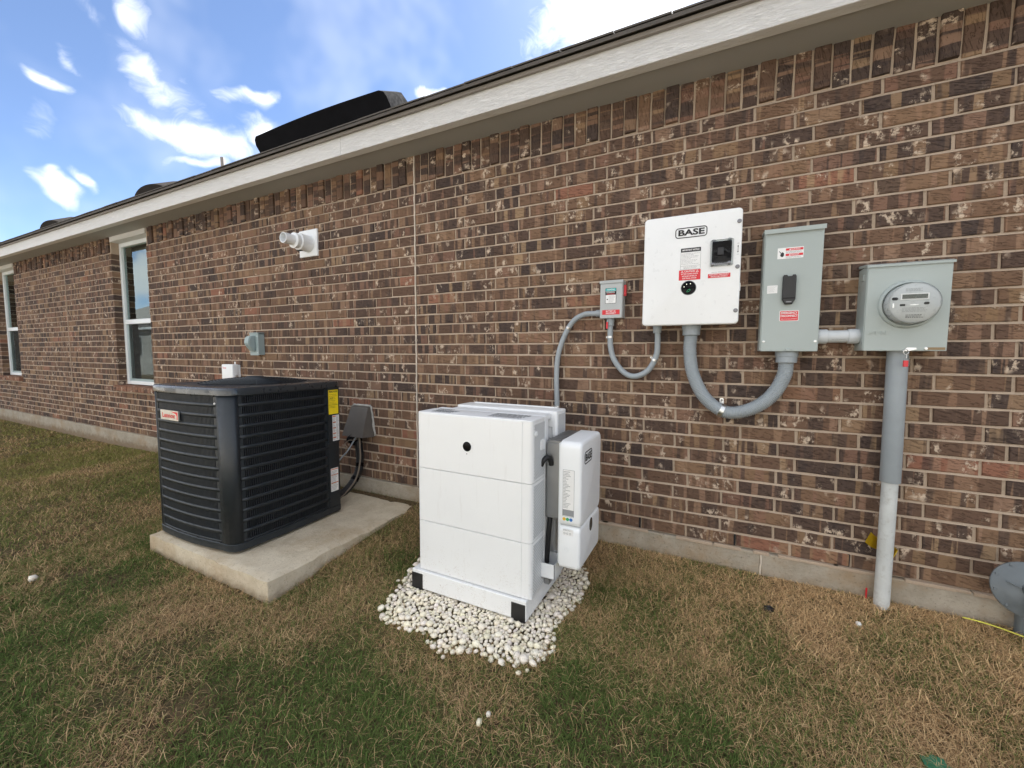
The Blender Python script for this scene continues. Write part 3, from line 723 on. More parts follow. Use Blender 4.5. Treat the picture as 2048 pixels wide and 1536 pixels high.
PERI = FS[:-1]+POST_FR[:-1]+RS[:-1]+POST_RR[:-1]+BS[:-1]+POST_RL[:-1]+LS[:-1]+POST_FL[:-1]
def normals(path, closed=False):
    out = []; n = len(path)
    for i in range(n):
        a = path[(i-1) % n] if closed or i > 0 else path[i]; b = path[(i+1) % n] if closed or i < n-1 else path[i]; d = (b-a).normalized(); out.append(Vector((d.y, -d.x)))
    return out
def strip(path, z0, z1, off, th, bm=None):
    """sheet-metal strip following a plan path; off outwards, th inwards from there"""
    nb = bmesh.new(); N = normals(path); rows = []
    for p, n in zip(path, N):
        o, i = p+n*off, p+n*(off-th); rows.append([nb.verts.new((o.x, o.y, z0)), nb.verts.new((o.x, o.y, z1)), nb.verts.new((i.x, i.y, z1)), nb.verts.new((i.x, i.y, z0))])
    for a, b in zip(rows, rows[1:]):
        for k in range(4): nb.faces.new((a[k], a[(k+1) % 4], b[(k+1) % 4], b[k]))
    nb.faces.new(rows[0][::-1]); nb.faces.new(rows[-1])
    if bm is None: return nb
    merge(bm, nb); return bm
def loopsolid(path, levels, cap=True):
    nb = bmesh.new(); N = normals(path, True); rings = []
    for z, off in levels: rings.append([nb.verts.new((p.x+n.x*off, p.y+n.y*off, z)) for p, n in zip(path, N)])
    m_ = len(path)
    for a, b in zip(rings, rings[1:]):
        for k in range(m_): nb.faces.new((a[k], a[(k+1) % m_], b[(k+1) % m_], b[k]))
    if cap: nb.faces.new(rings[0][::-1]); nb.faces.new(rings[-1])
    return nb
obj('base_pan', loopsolid(PERI, [(AZ0, -.02), (AZ0+.004, .004), (AZ0+.045, .006), (AZ0+.05, 0)]), 'ac_paint', ac, smooth=30)
obj('coil', loopsolid(PERI, [(AZ0+.05, -.035), (.80, -.035)]), 'coil_fins', ac)
for nm, P_ in (('corner_post', POST_FR), ('corner_post', POST_FL), ('corner_post', POST_RL)): obj(nm, strip(P_, AZ0+.05, .829, .004, .012), 'ac_paint', ac, smooth='full')
cp_up = obj('service_panel', strip(POST_RR, .415, .829, .012, .02), 'ac_paint', ac, smooth=30); cp_lo = obj('service_panel', strip(POST_RR, AZ0+.05, .412, .004, .012), 'ac_paint', ac, smooth=30)
NR = 14; GZ0, GZ1 = AZ0+.052, .828; RPch = (GZ1-GZ0)/NR
def pathlen(path):
    s = [0]
    for a, b in zip(path, path[1:]): s.append(s[-1]+(b-a).length)
    return s
def at_len(path, s, d):
    for i in range(len(path)-1):
        if s[i+1] >= d-1e-9:
            t = (d-s[i])/(s[i+1]-s[i]); return path[i]+(path[i+1]-path[i])*t, normals([path[i], path[i+1]])[0]
for path, nm, sp_ in ((FS, 'front', .0113), (RS, 'side', .0128), (LS, 'left', .0128), (BS, 'back', .02)):
    for k in range(NR+1):
        zc = GZ0+RPch*k; h = .0105
        z0, z1 = max(zc-h, GZ0), min(zc+h, GZ1)
        obj('louver_band', strip(path, z0, z1, .002, .008), 'ac_paint', ac, smooth='full')
    s = pathlen(path); bm = bmesh.new(); d = sp_/2
    while d < s[-1]:
        p, n = at_len(path, s, d); t_ = Vector((-n.y, n.x)); w = .0027
        vs = []
        for a, b in ((-w-.001, -.0015), (w-.001, -.0015), (w+.002, -.014), (-w+.002, -.014)):
            q = p+t_*a+n*b; vs.append((q.x, q.y))
        lo = [bm.verts.new((x, y, GZ0)) for x, y in vs]; hi = [bm.verts.new((x, y, GZ1)) for x, y in vs]
        for i in range(4): bm.faces.new((lo[i], lo[(i+1) % 4], hi[(i+1) % 4], hi[i]))
        d += sp_
    tag(obj('louver_slats', bm, 'ac_slat', ac), kind='stuff')
    for e in (path[:2], path[-2:]):
        a, b = e; dd = (b-a).normalized(); e2 = [a, a+dd*.022] if e is not path[-2:] and e[0] == path[0] else [b-dd*.022, b]
        obj('grille_frame', strip([Vector(v) for v in e2], GZ0, GZ1, .001, .007), 'ac_paint', ac)
lid = obj('lid', loopsolid(PERI, [(.826, .006), (.826, .012), (.852, .012), (.861, .009), (.867, .001), (.869, -.012), (.871, -.06), (.866, -.075), (.80, -.078)], cap=False), 'ac_lid', ac, smooth=60)
# fan guard: rings and spokes, rising to the motor cap
g = bmesh.new(); fcx, fcy = -2.905, -.795
for k in range(15):
    r_ = .055+k*.0185; zz = .873+.032*(1-(r_/.33)**2); tube([(fcx+r_*math.cos(2*math.pi*i/40), fcy+r_*math.sin(2*math.pi*i/40), zz) for i in range(41)], .0022, 5, False, bm=g)
for k in range(12):
    a = 2*math.pi*k/12; tube([(fcx+r_*math.cos(a), fcy+r_*math.sin(a), .8705+.032*(1-(r_/.33)**2)) for r_ in (.05, .13, .22, .325)], .003, 5, bm=g)
obj('fan_guard', g, 'ac_paint', lid)
hz = Frame((0, 0, 0), (1, 0, 0), (0, 1, 0))
obj('fan_cap', lathe(hz, fcx, fcy, [(.055, .895), (.06, .905), (.05, .912), (.0, .914)], 24), 'ac_paint', lid, smooth=True)
tp = bmesh.new(); n = len(PERI); N_ = normals(PERI, True)
oring = [tp.verts.new((p.x-q.x*.055, p.y-q.y*.055, .8665)) for p, q in zip(PERI, N_)]
iring = []
for p in PERI:
    d = Vector((p.x-fcx, p.y-fcy)).normalized(); iring.append(tp.verts.new((fcx+d.x*.325, fcy+d.y*.325, .872)))
for k in range(n): tp.faces.new((oring[k], oring[(k+1) % n], iring[(k+1) % n], iring[k]))
obj('top_panel', tp, 'ac_paint', lid, smooth='full')
for path in (FS, RS):                                                # screws under the lid
    s = pathlen(path)
    for f in (.03, .32, .66, .97):
        for zz in (.820, AZ0+.055):
            p, n = at_len(path, s, s[-1]*f); fr = Frame((p.x+n.x*.004, p.y+n.y*.004, zz), (-n.y, n.x, 0), (0, 0, 1)); screw(fr, 0, 0, .0045, ac, 'black_plastic')
p, n = at_len(FS, pathlen(FS), pathlen(FS)[-1]*.985); screw(Frame((p.x+n.x*.004, p.y+n.y*.004, .775), (-n.y, n.x, 0), (0, 0, 1)), 0, 0, .005, ac, 'white_label')
p, n = at_len(FS, pathlen(FS), .205); fe = Frame((p.x+n.x*.004, p.y+n.y*.004, .682), (-n.y, n.x, 0), (0, 0, 1))
emb = label('name_plate', fe, -.108, .108, -.031, .031, 'zinc', ac, .003, .002, .006)
obj('plate_rim', ringprism(fe, rr(-.108, .108, -.031, .031, .003, 2), rr(-.101, .101, -.024, .024, .002, 2), .008, .0092), 'zinc', emb)
obj('plate_swoosh', prism(fe, [(.02, .024), (.101, .024), (.101, -.024), (.085, -.022), (.088, .0), (.075, .012)], .0075, .0086), 'red_label', emb)
text('lettering', 'Lennox', fe, -.012, -.003, .03, 'red_label', emb, .0088, 1.25, .02)
# stickers on the service panel
fs = SIDE(-2.5095)
yl = label('energy_label', fs, -.515, -.432, .628, .806, 'yellow_label', cp_up, .001)
text('lettering', 'ENERGYGUIDE', fs, -.4735, .793, .013, 'black_ink', yl, .0012, 1, .03, width=.074)
lines('small_print', fs, -.51, -.437, .70, .778, 7, 'black_ink', yl, .0012, .18, 3); obj('rule', prism(fs, [(-.513, .695), (-.434, .695), (-.434, .6975), (-.513, .6975)], .0, .0012), 'black_ink', yl)
text('lettering', '14.3', fs, -.492, .744, .012, 'black_ink', yl, .0013, 1, .01); lines('small_print', fs, -.51, -.45, .672, .690, 2, 'black_ink', yl, .0012, .25, 4)
wl = label('warning_label', fs, -.485, -.428, .428, .618, 'white_label', cp_up, .001)
for i, z in enumerate((.610, .566, .524, .484, .452)): obj('label_stripe', prism(fs, [(-.483, z-.004), (-.457, z-.004), (-.457, z+.004), (-.483, z+.004)], 0, .0012), 'orange_ink', wl)
lines('small_print', fs, -.483, -.459, .435, .603, 18, 'grey_ink', wl, .0012, .4, 5); lines('small_print', fs, -.454, -.431, .435, .615, 20, 'grey_ink', wl, .0012, .4, 6)
fs2 = SIDE(-2.5175)
wl = label('warning_label', fs2, -.505, -.440, .048, .222, 'white_label', cp_lo, .001)
for z in (.214, .172, .112): obj('label_stripe', prism(fs2, [(-.503, z-.003), (-.442, z-.003), (-.442, z+.003), (-.503, z+.003)], 0, .0012), 'orange_ink', wl)
lines('small_print', fs2, -.502, -.444, .055, .205, 16, 'grey_ink', wl, .0012, .35, 7)
for z in (.432, .395, .33, .0, -.03): screw(SIDE(-2.511 if z > .41 else -2.517), -.512, z, .004, ac, 'black_plastic')

# refrigerant lines and their wall cover
cv = thing('line_cover', (-2.72, 0, .36), 'brown grey plastic line cover hood on the brick behind the condenser', 'line cover')
cb = bmesh.new(); x0, x1 = -2.835, -2.600
A = [(x0+.02, -.035, .615), (x1-.02, -.035, .615), (x1, -.125, .375), (x0, -.125, .375)]; B = [(x0+.02, .0, .622), (x1-.02, .0, .622), (x1+.02, .0, .365), (x0-.02, .0, .365)]
va = [cb.verts.new(v) for v in A]; vb = [cb.verts.new(v) for v in B]
cb.faces.new(va)
for i in (0, 1, 3): cb.faces.new((vb[i], vb[(i+1) % 4], va[(i+1) % 4], va[i]))
bmesh.ops.recalc_face_normals(cb, faces=cb.faces); bmesh.ops.solidify(cb, geom=cb.faces[:], thickness=.004)
obj('hood', cb, 'cover_brown', cv)
sb = bmesh.new(); srd = random.Random(6)
for (a, b) in (((x0+.02, .622), (x1-.02, .622)), ((x1-.015, .62), (x1+.025, .37)), ((x0+.015, .62), (x0-.025, .37))):
    pts = [(a[0]+(b[0]-a[0])*t/8+srd.uniform(-.004, .004), -.004, a[1]+(b[1]-a[1])*t/8+.006) for t in range(9)]; tube(pts, [srd.uniform(.006, .013) for _ in pts], 8, bm=sb)
obj('sealant', sb, 'foam_grey', cv, smooth='full')
ls = thing('refrigerant_hose', (-2.68, -.2, -.05), 'black insulated refrigerant hose curving from wall cover down to the condenser', 'hose')
pa = resample(spline([(-2.705, -.07, .42), (-2.70, -.075, .33), (-2.672, -.085, .20), (-2.662, -.12, .07), (-2.665, -.23, -.035), (-2.675, -.33, -.06), (-2.69, -.46, -.06)], 12), .006)
obj('insulation', tube(pa, [.031*(1+.05*math.sin(i*1.9)) for i in range(len(pa))], 14), 'black_rubber', ls, smooth='full')
for k in (10, 45, 66): obj('tape_band', tube(pa[k:k+6], .0335, 14), 'black_gloss', ls, smooth='full')
pb_ = spline([(-2.66, -.10, .40), (-2.642, -.11, .30), (-2.632, -.12, .18), (-2.63, -.17, .04), (-2.64, -.27, -.05), (-2.645, -.36, -.09), (-2.66, -.44, -.10)], 12); obj('drain_tube', tube(pb_, .0065, 8), 'hose_dirty', ls, smooth='full')
ctl = thing('control_cable', (-2.66, -.3, .2), 'thin grey control cable looping between wall cover and condenser', 'cable')
pc = spline([(-2.67, -.10, .40), (-2.70, -.13, .33), (-2.69, -.2, .27), (-2.64, -.33, .22), (-2.62, -.40, .12), (-2.62, -.425, .08)], 12); obj('cable', tube(pc, .006, 8), 'pvc_grey', ctl, smooth='full')
pc = spline([(-2.655, -.11, .40), (-2.68, -.12, .35), (-2.73, -.15, .345), (-2.715, -.25, .30)], 12); obj('wire', tube(pc, .0028, 6), 'hose_dirty', ctl, smooth='full')
jk = bmesh.new(); jr = random.Random(9)
for q in range(7): tube(spline([(-2.735+jr.uniform(-.03, .03), -.08+jr.uniform(-.03, .02), .40), (-2.745+jr.uniform(-.04, .03), -.10+jr.uniform(-.03, .03), .34+jr.uniform(-.02, .02)), (-2.72+jr.uniform(-.03, .03), -.08, .30)], 6), jr.uniform(.008, .016), 7, bm=jk)
obj('tape_wrap', jk, 'black_gloss', ls, smooth='full')

# ------------------------------------------------------------------ battery tower
bt = thing('battery_tower', (-1.09, -.65, -.2), 'tall white home battery tower of three stacked modules on white gravel', 'battery')
bx0, bx1 = -1.408, -.742
base_ = obj('base', box(-1.437, -.758, -.885, -.395, -.186, -.086, .004), 'white_shell', bt)
bf = WALL(-.885)
for a0, a1 in ((-1.4385, -1.366), (-.8365, -.7615)):
    obj('foot_cap', box(a0, a1, -.8875, -.80, -.192, -.103, .003), 'black_plastic', base_)
zs = [-.084, .1885, .474, .766]
for i, (z0, z1) in enumerate(zip(zs, zs[1:])):
    md = bmesh.new(); pl = Frame((0, 0, 0), (1, 0, 0), (0, 1, 0))
    pts = rr(bx0, bx1, -.866, -.70, .020, 5)
    prism(pl, pts, z0+.0012, z1-.0012, 0, bm=md)
    m_ = obj('battery_module', md, 'white_shell', bt, smooth=35)
    obj('side_trim', box(bx1-.0005, bx1+.0012, -.842, -.716, z0+.014, z1-.016), 'lattice_white', m_)
    obj('front_cover', prism(WALL(-.866), rr(bx0+.045, bx1-.050, z0+.0025, z1-.0025, .002, 2), -.004, .0035, .0012), 'white_shell', m_)
capf = Frame((0, 0, .7652), (1, 0, 0), (0, 1, 0))
top_ = obj('top_cover', prism(capf, rr(bx0, bx1, -.866, -.70, .022, 5), 0, .006, .004), 'white_shell', bt, smooth=35)
ff = WALL(-.8702)
bz = obj('indicator_disc', prism(ff, circ(-1.092, .617, .0245, 36), 0, .002, .0008), 'black_gloss', bt, smooth=30)
obj('indicator_rim', ringprism(ff, circ(-1.092, .617, .0265, 36), circ(-1.092, .617, .0245, 36), 0, .0012), 'white_plastic', bz)
obj('icon', prism(ff, circ(-1.094, .580, .003, 12), 0, .0006), 'grey_ink', bt)
cf2 = Frame((0, 0, .7716), (1, 0, 0), (0, 1, 0))
lines('small_print', cf2, -1.345, -1.19, -.83, -.76, 4, 'grey_ink', top_, .0006, .7, 12, .2); lines('small_print', cf2, -1.0, -.80, -.835, -.72, 7, 'grey_ink', top_, .0006, .55, 13, .15)
lines('small_print', cf2, -1.36, -1.26, -.75, -.72, 2, 'grey_ink', top_, .0006, .7, 14, .2)
# flange plate between front and rear towers
obj('spine_plate', box(bx0+.01, bx1-.004, -.699, -.655, -.083, .772, .006), 'white_plastic', bt)
obj('cross_cover', box(-1.36, bx1-.03, -.655, -.545, .735, .765, .006), 'white_shell', bt)
rear = obj('rear_module', prism(Frame((0, 0, 0), (1, 0, 0), (0, 1, 0)), rr(-1.372, -.742, -.545, -.398, .012, 4), -.084, .775, .006), 'white_shell', bt, smooth=35)
obj('side_trim', box(-.7425, -.7405, -.525, -.412, .28, .755), 'lattice_white', rear)
obj('top_lip', box(-1.33, -.79, -.415, -.403, .773, .780, .002), 'white_shell', rear)
for z in (.66, .17): obj('handle', tube([(-.785, -.5465, z+.03), (-.768, -.5465, z+.03), (-.766, -.5465, z-.03), (-.785, -.5465, z-.03)], .0016, 6), 'grey_ink', rear)
fs3 = SIDE(bx1+.0013)
obj('side_knob', lathe(fs3, -.828, .706, [(.013, 0), (.013, .003), (.010, .005), (.006, .003), (.0, .003)], 20), 'white_plastic', bt, smooth=True)
obj('side_latch', prism(fs3, rr(-.77, -.725, .615, .665, .006), 0, .004, .002), 'white_plastic', bt)
cbk = thing('power_cable', (-.72, -.69, .3), 'black corrugated cable between battery tower and inverter cabinet', 'cable')
pc = spline([(-.748, -.745, .535), (-.735, -.742, .560), (-.724, -.728, .572), (-.716, -.708, .565), (-.712, -.70, .545), (-.712, -.698, .53)], 10); obj('cable', tube(pc, .0125, 10), 'black_rubber', cbk, smooth='full')
pc = spline([(-.722, -.66, .34), (-.722, -.672, .27), (-.726, -.68, .2), (-.735, -.68, .06), (-.735, -.68, .02)], 10); obj('cable', tube(pc, .0125, 10), 'black_rubber', cbk, smooth='full')
tray = bmesh.new(); tx0, tx1, ty0, ty1, tz0, tz1 = -.752, -.672, -.742, -.612, -.03, .045
for q in ((tx0, tx0+.003, ty0, ty1, tz0, tz1), (tx1-.003, tx1, ty0, ty1, tz0, tz1), (tx0, tx1, ty0, ty0+.003, tz0, tz1), (tx0, tx1, ty1-.003, ty1, tz0, tz1), (tx0, tx1, ty0, ty1, tz0, tz0+.003)): box(*q, bm=tray)
obj('cable_tray', tray, 'white_plastic', bt)
obj('bracket', box(-.758, -.69, -.60, -.50, .0, .012), 'white_plastic', bt); obj('bracket', box(-.745, -.715, -.70, -.66, -.086, -.03, .003), 'aluminium', bt)
obj('base_flange', box(-.757, -.742, -.86, -.42, -.086, -.078, .002), 'white_shell', bt)
for y in (-.80, -.755): screw(Frame((0, 0, -.0785), (1, 0, 0), (0, 1, 0)), -.7485, y, .005, bt, 'zinc')

# ------------------------------------------------------------------ inverter beside the tower
iv = thing('inverter', (-.6, -.55, .03), 'white inverter cabinet with grey heat sink hanging beside the battery tower', 'inverter')
obj('mounting_arm', box(-.752, -.737, -.60, -.56, .30, .60, .003), 'aluminium', iv)
hs = bmesh.new(); box(-.738, -.652, -.6955, -.395, .262, .640, .003, bm=hs)
for k in range(9): y = -.692+k*.036; box(-.736, -.652, y, y+.016, .6385, .652, bm=hs)
obj('heat_sink', hs, 'aluminium', iv)
pz = Frame((0, 0, 0), (0, 1, 0), (0, 0, 1))
shell = obj('upper_cover', prism(SIDE(-.652), rr(-.735, -.372, .248, .662, .034, 6), 0, .105, .016), 'white_plastic', iv, smooth=35)
low = obj('lower_cover', prism(SIDE(-.652), rr(-.735, -.372, .036, .2468, .024, 6), 0, .103, .014), 'white_plastic', iv, smooth=35)
obj('back_plate', box(-.664, -.650, -.722, -.385, .05, .65, .003), 'white_vinyl', iv)
fi = SIDE(-.5468)
def logo(fr, a, b, w, h, parent, th=None):
    th = th or h*.085
    lg = obj('logo_frame', ringprism(fr, rr(a-w/2, a+w/2, b-h/2, b+h/2, h*.30, 5), rr(a-w/2+th, a+w/2-th, b-h/2+th, b+h/2-th, h*.30-th, 5), 0, .0009), 'black_ink', parent)
    text('lettering', 'BASE', fr, a, b-h*.01, h*.56, 'black_ink', lg, .0012, 1, .035, width=w*.82)
logo(fi, -.622, .578, .128, .062, shell)
obj('indicator_disc', prism(SIDE(-.5490), circ(-.545, .205, .026, 30, .034), 0, .0012), 'black_gloss', low)
fn = WALL(-.7352)
rt = label('rating_label', fn, -.637, -.580, .300, .528, 'white_label', shell, .001)
obj('label_border', ringprism(fn, rr(-.637, -.580, .300, .528, .001, 1), rr(-.6358, -.5812, .3012, .5268, .001, 1), 0, .0009), 'grey_ink', rt)
lines('small_print', fn, -.634, -.597, .34, .522, 26, 'grey_ink', rt, .0008, .4, 21, .7); obj('label_bar', prism(fn, [(-.637, .304), (-.580, .304), (-.580, .334), (-.637, .334)], 0, .001), 'grey_ink', rt)
for a, m_ in ((-.628, 'amber_ink'), (-.611, 'green_ink'), (-.594, 'blue_ink')): obj('sticker_dot', prism(fn, circ(a, .287, .0082, 16), 0, .0008), m_, shell)
fl_ = WALL(-.7352); lb = label('approval_label', fl_, -.634, -.582, .208, .238, 'white_label', low, .001); lines('small_print', fl_, -.632, -.584, .229, .237, 3, 'grey_ink', lb, .0008, .4, 22)
for a in (-.625, -.611, -.597): obj('approval_mark', ringprism(fl_, circ(a, .217, .005, 10), circ(a, .217, .0035, 10), 0, .0009), 'grey_ink', lb)
obj('button', ringprism(fl_, circ(-.613, .138, .0115, 20), circ(-.613, .138, .0098, 20), -.001, .0012), 'white_vinyl', low)

# ------------------------------------------------------------------ panels on the wall
def latch(fr, a, b, parent):
    screw(fr, a, b, .0085, parent, 'steel_dark', 'latch_screw', 0, .006)
pn = thing('backup_panel', (-.147, -.07, 1.235), 'square white electrical panel with rounded corners and a clear breaker window on brick', 'electrical panel')
obj('enclosure', prism(WALL(0), rr(-.372, .078, 1.246, 1.806, .02), -.004, .122), 'white_enamel', pn)
door = obj('door', prism(WALL(-.122), rr(-.385, .091, 1.237, 1.820, .020, 6), 0, .030, .007), 'white_enamel', pn, smooth=35)
fd = WALL(-.1523)
logo(fd, -.147, 1.724, .156, .054, door)
nl = label('notice_label', fd, -.194, -.096, 1.531, 1.643, 'white_label', door, .003)
obj('label_border', ringprism(fd, rr(-.194, -.096, 1.531, 1.643, .003, 2), rr(-.1932, -.0968, 1.5318, 1.6422, .003, 2), 0, .0009), 'black_ink', nl)
obj('label_header', prism(fd, [(-.193, 1.622), (-.097, 1.622), (-.097, 1.642), (-.193, 1.642)], 0, .0009), 'black_ink', nl)
text('lettering', 'IMPORTANT NOTICE', fd, -.145, 1.632, .0085, 'white_label', nl, .0012, 1, .03, width=.083)
lines('small_print', fd, -.190, -.10, 1.556, 1.617, 9, 'grey_ink', nl, .0009, .22, 31, .5); lines('small_print', fd, -.178, -.112, 1.5345, 1.547, 2, 'grey_ink', nl, .0009, .3, 32, .1)
obj('label_rule', prism(fd, [(-.193, 1.5495), (-.097, 1.5495), (-.097, 1.5503), (-.193, 1.5503)], 0, .0009), 'black_ink', nl)
cl = label('caution_label', fd, -.200, -.094, 1.475, 1.5285, 'red_label', door, .001)
text('lettering', 'CAUTION', fd, -.147, 1.520, .0085, 'white_label', cl, .0009, 1, .02, width=.052)
for a in (-.184, -.110): obj('warning_triangle', ringprism(fd, [(a-.007, 1.515), (a+.007, 1.515), (a, 1.5265)], [(a-.0042, 1.5168), (a+.0042, 1.5168), (a, 1.5235)], 0, .0009), 'white_label', cl)
for i, (s, w) in enumerate((('BATTERY POWER SOURCE', .082), ('INSTALLED ON SIDE OF', .072), ('ELECTRICAL SYSTEM', .068))): text('lettering', s, fd, -.148, 1.507-i*.0115, .0068, 'white_label', cl, .0009, 1, .015, width=w)
el = label('disconnect_label', fd, -.058, .046, 1.477, 1.498, 'red_label', door, .001)
text('lettering', 'EMERGENCY DISCONNECT', fd, -.006, 1.4925, .006, 'white_label', el, .0009, 1, .015, width=.092); text('lettering', 'SERVICE DISCONNECT', fd, -.006, 1.4832, .006, 'white_label', el, .0009, 1, .015, width=.078)
text('lettering', 'Service Disconnect', fd, -.004, 1.505, .005, 'grey_ink', door, .0006, 1, 0, width=.075)
ind = obj('indicator_disc', prism(fd, circ(-.150, 1.4335, .036, 40), 0, .0015, .0006), 'black_gloss', door, smooth=30)
obj('indicator_rim', ringprism(fd, circ(-.150, 1.4335, .0385, 40), circ(-.150, 1.4335, .036, 40), 0, .001), 'grey_ink', ind)
ml, tl, bl = custom('lit_dot'); em = tl.n('ShaderNodeEmission'); em.inputs[0].default_value = (1, .98, .75, 1); em.inputs[1].default_value = .4; tl.inp(ml.node_tree.nodes['Material Output'], 'Surface', em.outputs[0])
for a, b in ((-.172, 1.440), (-.160, 1.4535), (-.141, 1.4545)): obj('light_dot', prism(fd, circ(a, b, .0022, 10), 0, .0022), 'lit_dot', ind)
obj('leaf_icon', ringprism(fd, [(-.158, 1.411), (-.150, 1.412), (-.142, 1.419), (-.141, 1.427), (-.150, 1.425), (-.157, 1.419)], [(-.156, 1.4125), (-.150, 1.4137), (-.1437, 1.4195), (-.1428, 1.425), (-.1495, 1.4232), (-.1552, 1.4183)], 0, .0021), 'green_ink', ind)
bw = obj('breaker_window', prism(fd, rr(-.051, .055, 1.535, 1.668, .008), -.004, .007, .003), 'clear_plastic', door, smooth=35)
obj('window_frame', ringprism(fd, rr(-.051, .055, 1.535, 1.668, .008), rr(-.042, .046, 1.552, 1.660, .006), .0, .012), 'clear_plastic', bw)
obj('breaker_well', prism(fd, rr(-.043, .047, 1.551, 1.661, .005), .0002, .004, .001), 'black_gloss', bw)
for a, b in ((-.036, 1.663), (.036, 1.665), (-.038, 1.545), (.038, 1.547)): obj('cover_knob', lathe(fd, a, b, [(.009, .005), (.009, .013), (.006, .015), (0, .015)], 16), 'steel_dark' if b < 1.6 else 'clear_plastic', bw, smooth=True)
obj('hinge_strip', prism(fd, rr(-.028, .030, 1.541, 1.549, .002), .004, .011), 'steel_dark', bw)
obj('breaker_toggle', box(-.018, .012, -.166, -.155, 1.588, 1.628, .003), 'black_plastic', bw)
obj('arrow_mark', prism(fd, [(.0745, 1.603), (.0765, 1.603), (.0765, 1.626), (.079, 1.626), (.0755, 1.634), (.072, 1.626), (.0745, 1.626)], 0, .0006), 'black_ink', door); obj('arrow_mark', prism(fd, [(.0745, 1.603), (.072, 1.603), (.0755, 1.595), (.079, 1.603), (.0765, 1.603)], 0, .0006), 'black_ink', door)
text('lettering', 'ON', fd, .0755, 1.642, .0045, 'grey_ink', door, .0006); text('lettering', 'OFF', fd, .0755, 1.587, .0045, 'grey_ink', door, .0006)
for b in (1.752, 1.526, 1.305): latch(fd, .0765, b, door)
obj('side_latch', box(.086, .094, -.146, -.130, 1.405, 1.445, .002), 'white_enamel', door)
for a, w in ((-.06, .05), (.035, .06), (-.25, .03)): obj('knockout_plug', box(a-w/2, a+w/2, -.10, -.05, 1.2405, 1.246, .002), 'white_plastic', pn)

dn = thing('disconnect_box', (.318, -.06, 1.095), 'tall narrow grey-green disconnect box with a black handle beside the white panel', 'electrical box')
obj('box_body', box(.193, .436, -.112, .002, 1.098, 1.690, .003), 'panel_grey', dn)
dcv = obj('front_cover', box(.197, .4355, -.1205, -.1122, 1.096, 1.682, .003), 'panel_grey', dn)
rc = bmesh.new(); q = [(-.132, 1.676), (-.132, 1.697), (-.05, 1.707), (.0, 1.707), (.0, 1.692), (-.125, 1.690)]
A = [rc.verts.new((.190, y, z)) for y, z in q]; B = [rc.verts.new((.4405, y, z)) for y, z in q]; rc.faces.new(A); rc.faces.new(B[::-1])
for i in range(6): rc.faces.new((A[i], A[(i+1) % 6], B[(i+1) % 6], B[i]))
obj('rain_cap', rc, 'panel_grey', dn)
f2 = WALL(-.1207)
wl = label('warning_label', f2, .250, .357, 1.551, 1.604, 'white_label', dcv, .002)
for b0, s in ((1.589, 'WARNING'), (1.563, 'DANGER')):
    st = obj('label_stripe', prism(f2, [(.284, b0), (.355, b0), (.355, b0+.011), (.284, b0+.011)], 0, .0009), 'red_label', wl); text('lettering', s, f2, .322, b0+.0056, .0062, 'white_label', st, .0013, 1, .01)
    obj('warning_triangle', prism(f2, [(.297, b0+.002), (.305, b0+.002), (.301, b0+.009)], 0, .0012), 'white_label', st)
lines('small_print', f2, .285, .354, 1.576, 1.587, 3, 'grey_ink', wl, .0009, .4, 41, .2); lines('small_print', f2, .285, .354, 1.553, 1.561, 2, 'grey_ink', wl, .0009, .4, 42, .2)
obj('hand_icon', prism(f2, [(.264, 1.562), (.272, 1.560), (.277, 1.566), (.277, 1.578), (.271, 1.584), (.266, 1.580), (.257, 1.590), (.256, 1.588), (.264, 1.577), (.261, 1.570)], 0, .0009), 'black_ink', wl)
sl_ = label('rating_label', f2, .2135, .2575, 1.385, 1.424, 'white_label', dcv, .001); lines('small_print', f2, .216, .255, 1.39, 1.42, 7, 'grey_ink', sl_, .0009, .2, 43)
hd = obj('handle_cover', prism(f2, [(.277, 1.350), (.290, 1.327), (.319, 1.327), (.332, 1.350), (.332, 1.462), (.328, 1.470), (.318, 1.470), (.314, 1.463), (.296, 1.463), (.292, 1.470), (.281, 1.470), (.277, 1.462)], -.002, .020, .004), 'black_plastic', dcv)
obj('handle_ridge', box(.2785, .3305, -.143, -.138, 1.3545, 1.358, .001), 'black_gloss', hd); obj('handle_mark', prism(WALL(-.1405), rr(.293, .316, 1.336, 1.341, .001), 0, .0008), 'steel_dark', hd)
el = label('emergency_label', f2, .2715, .3515, 1.2455, 1.2975, 'white_label', dcv, .004)
obj('label_field', prism(f2, rr(.274, .349, 1.248, 1.295, .003, 3), 0, .0009), 'red_label', el)
text('lettering', 'EMERGENCY', f2, .3115, 1.2855, .0105, 'white_label', el, .0013, 1, .02, width=.068); text('lettering', 'DISCONNECT', f2, .3115, 1.2705, .0105, 'white_label', el, .0013, 1, .02, width=.070); text('lettering', 'SERVICE EQUIPMENT', f2, .3115, 1.2555, .0045, 'white_label', el, .0013, 1, .0, width=.066)
for a in (.2095, .4235): screw(f2, a, 1.145, .005, dcv, 'zinc')
obj('cover_hasp', prism(f2, rr(.304, .327, 1.097, 1.110, .003), -.001, .006, .002), 'panel_grey', dcv)
for a in (.25, .38): obj('mounting_tab', box(a-.012, a+.012, -.004, .001, 1.70, 1.716, .002), 'zinc', dn)

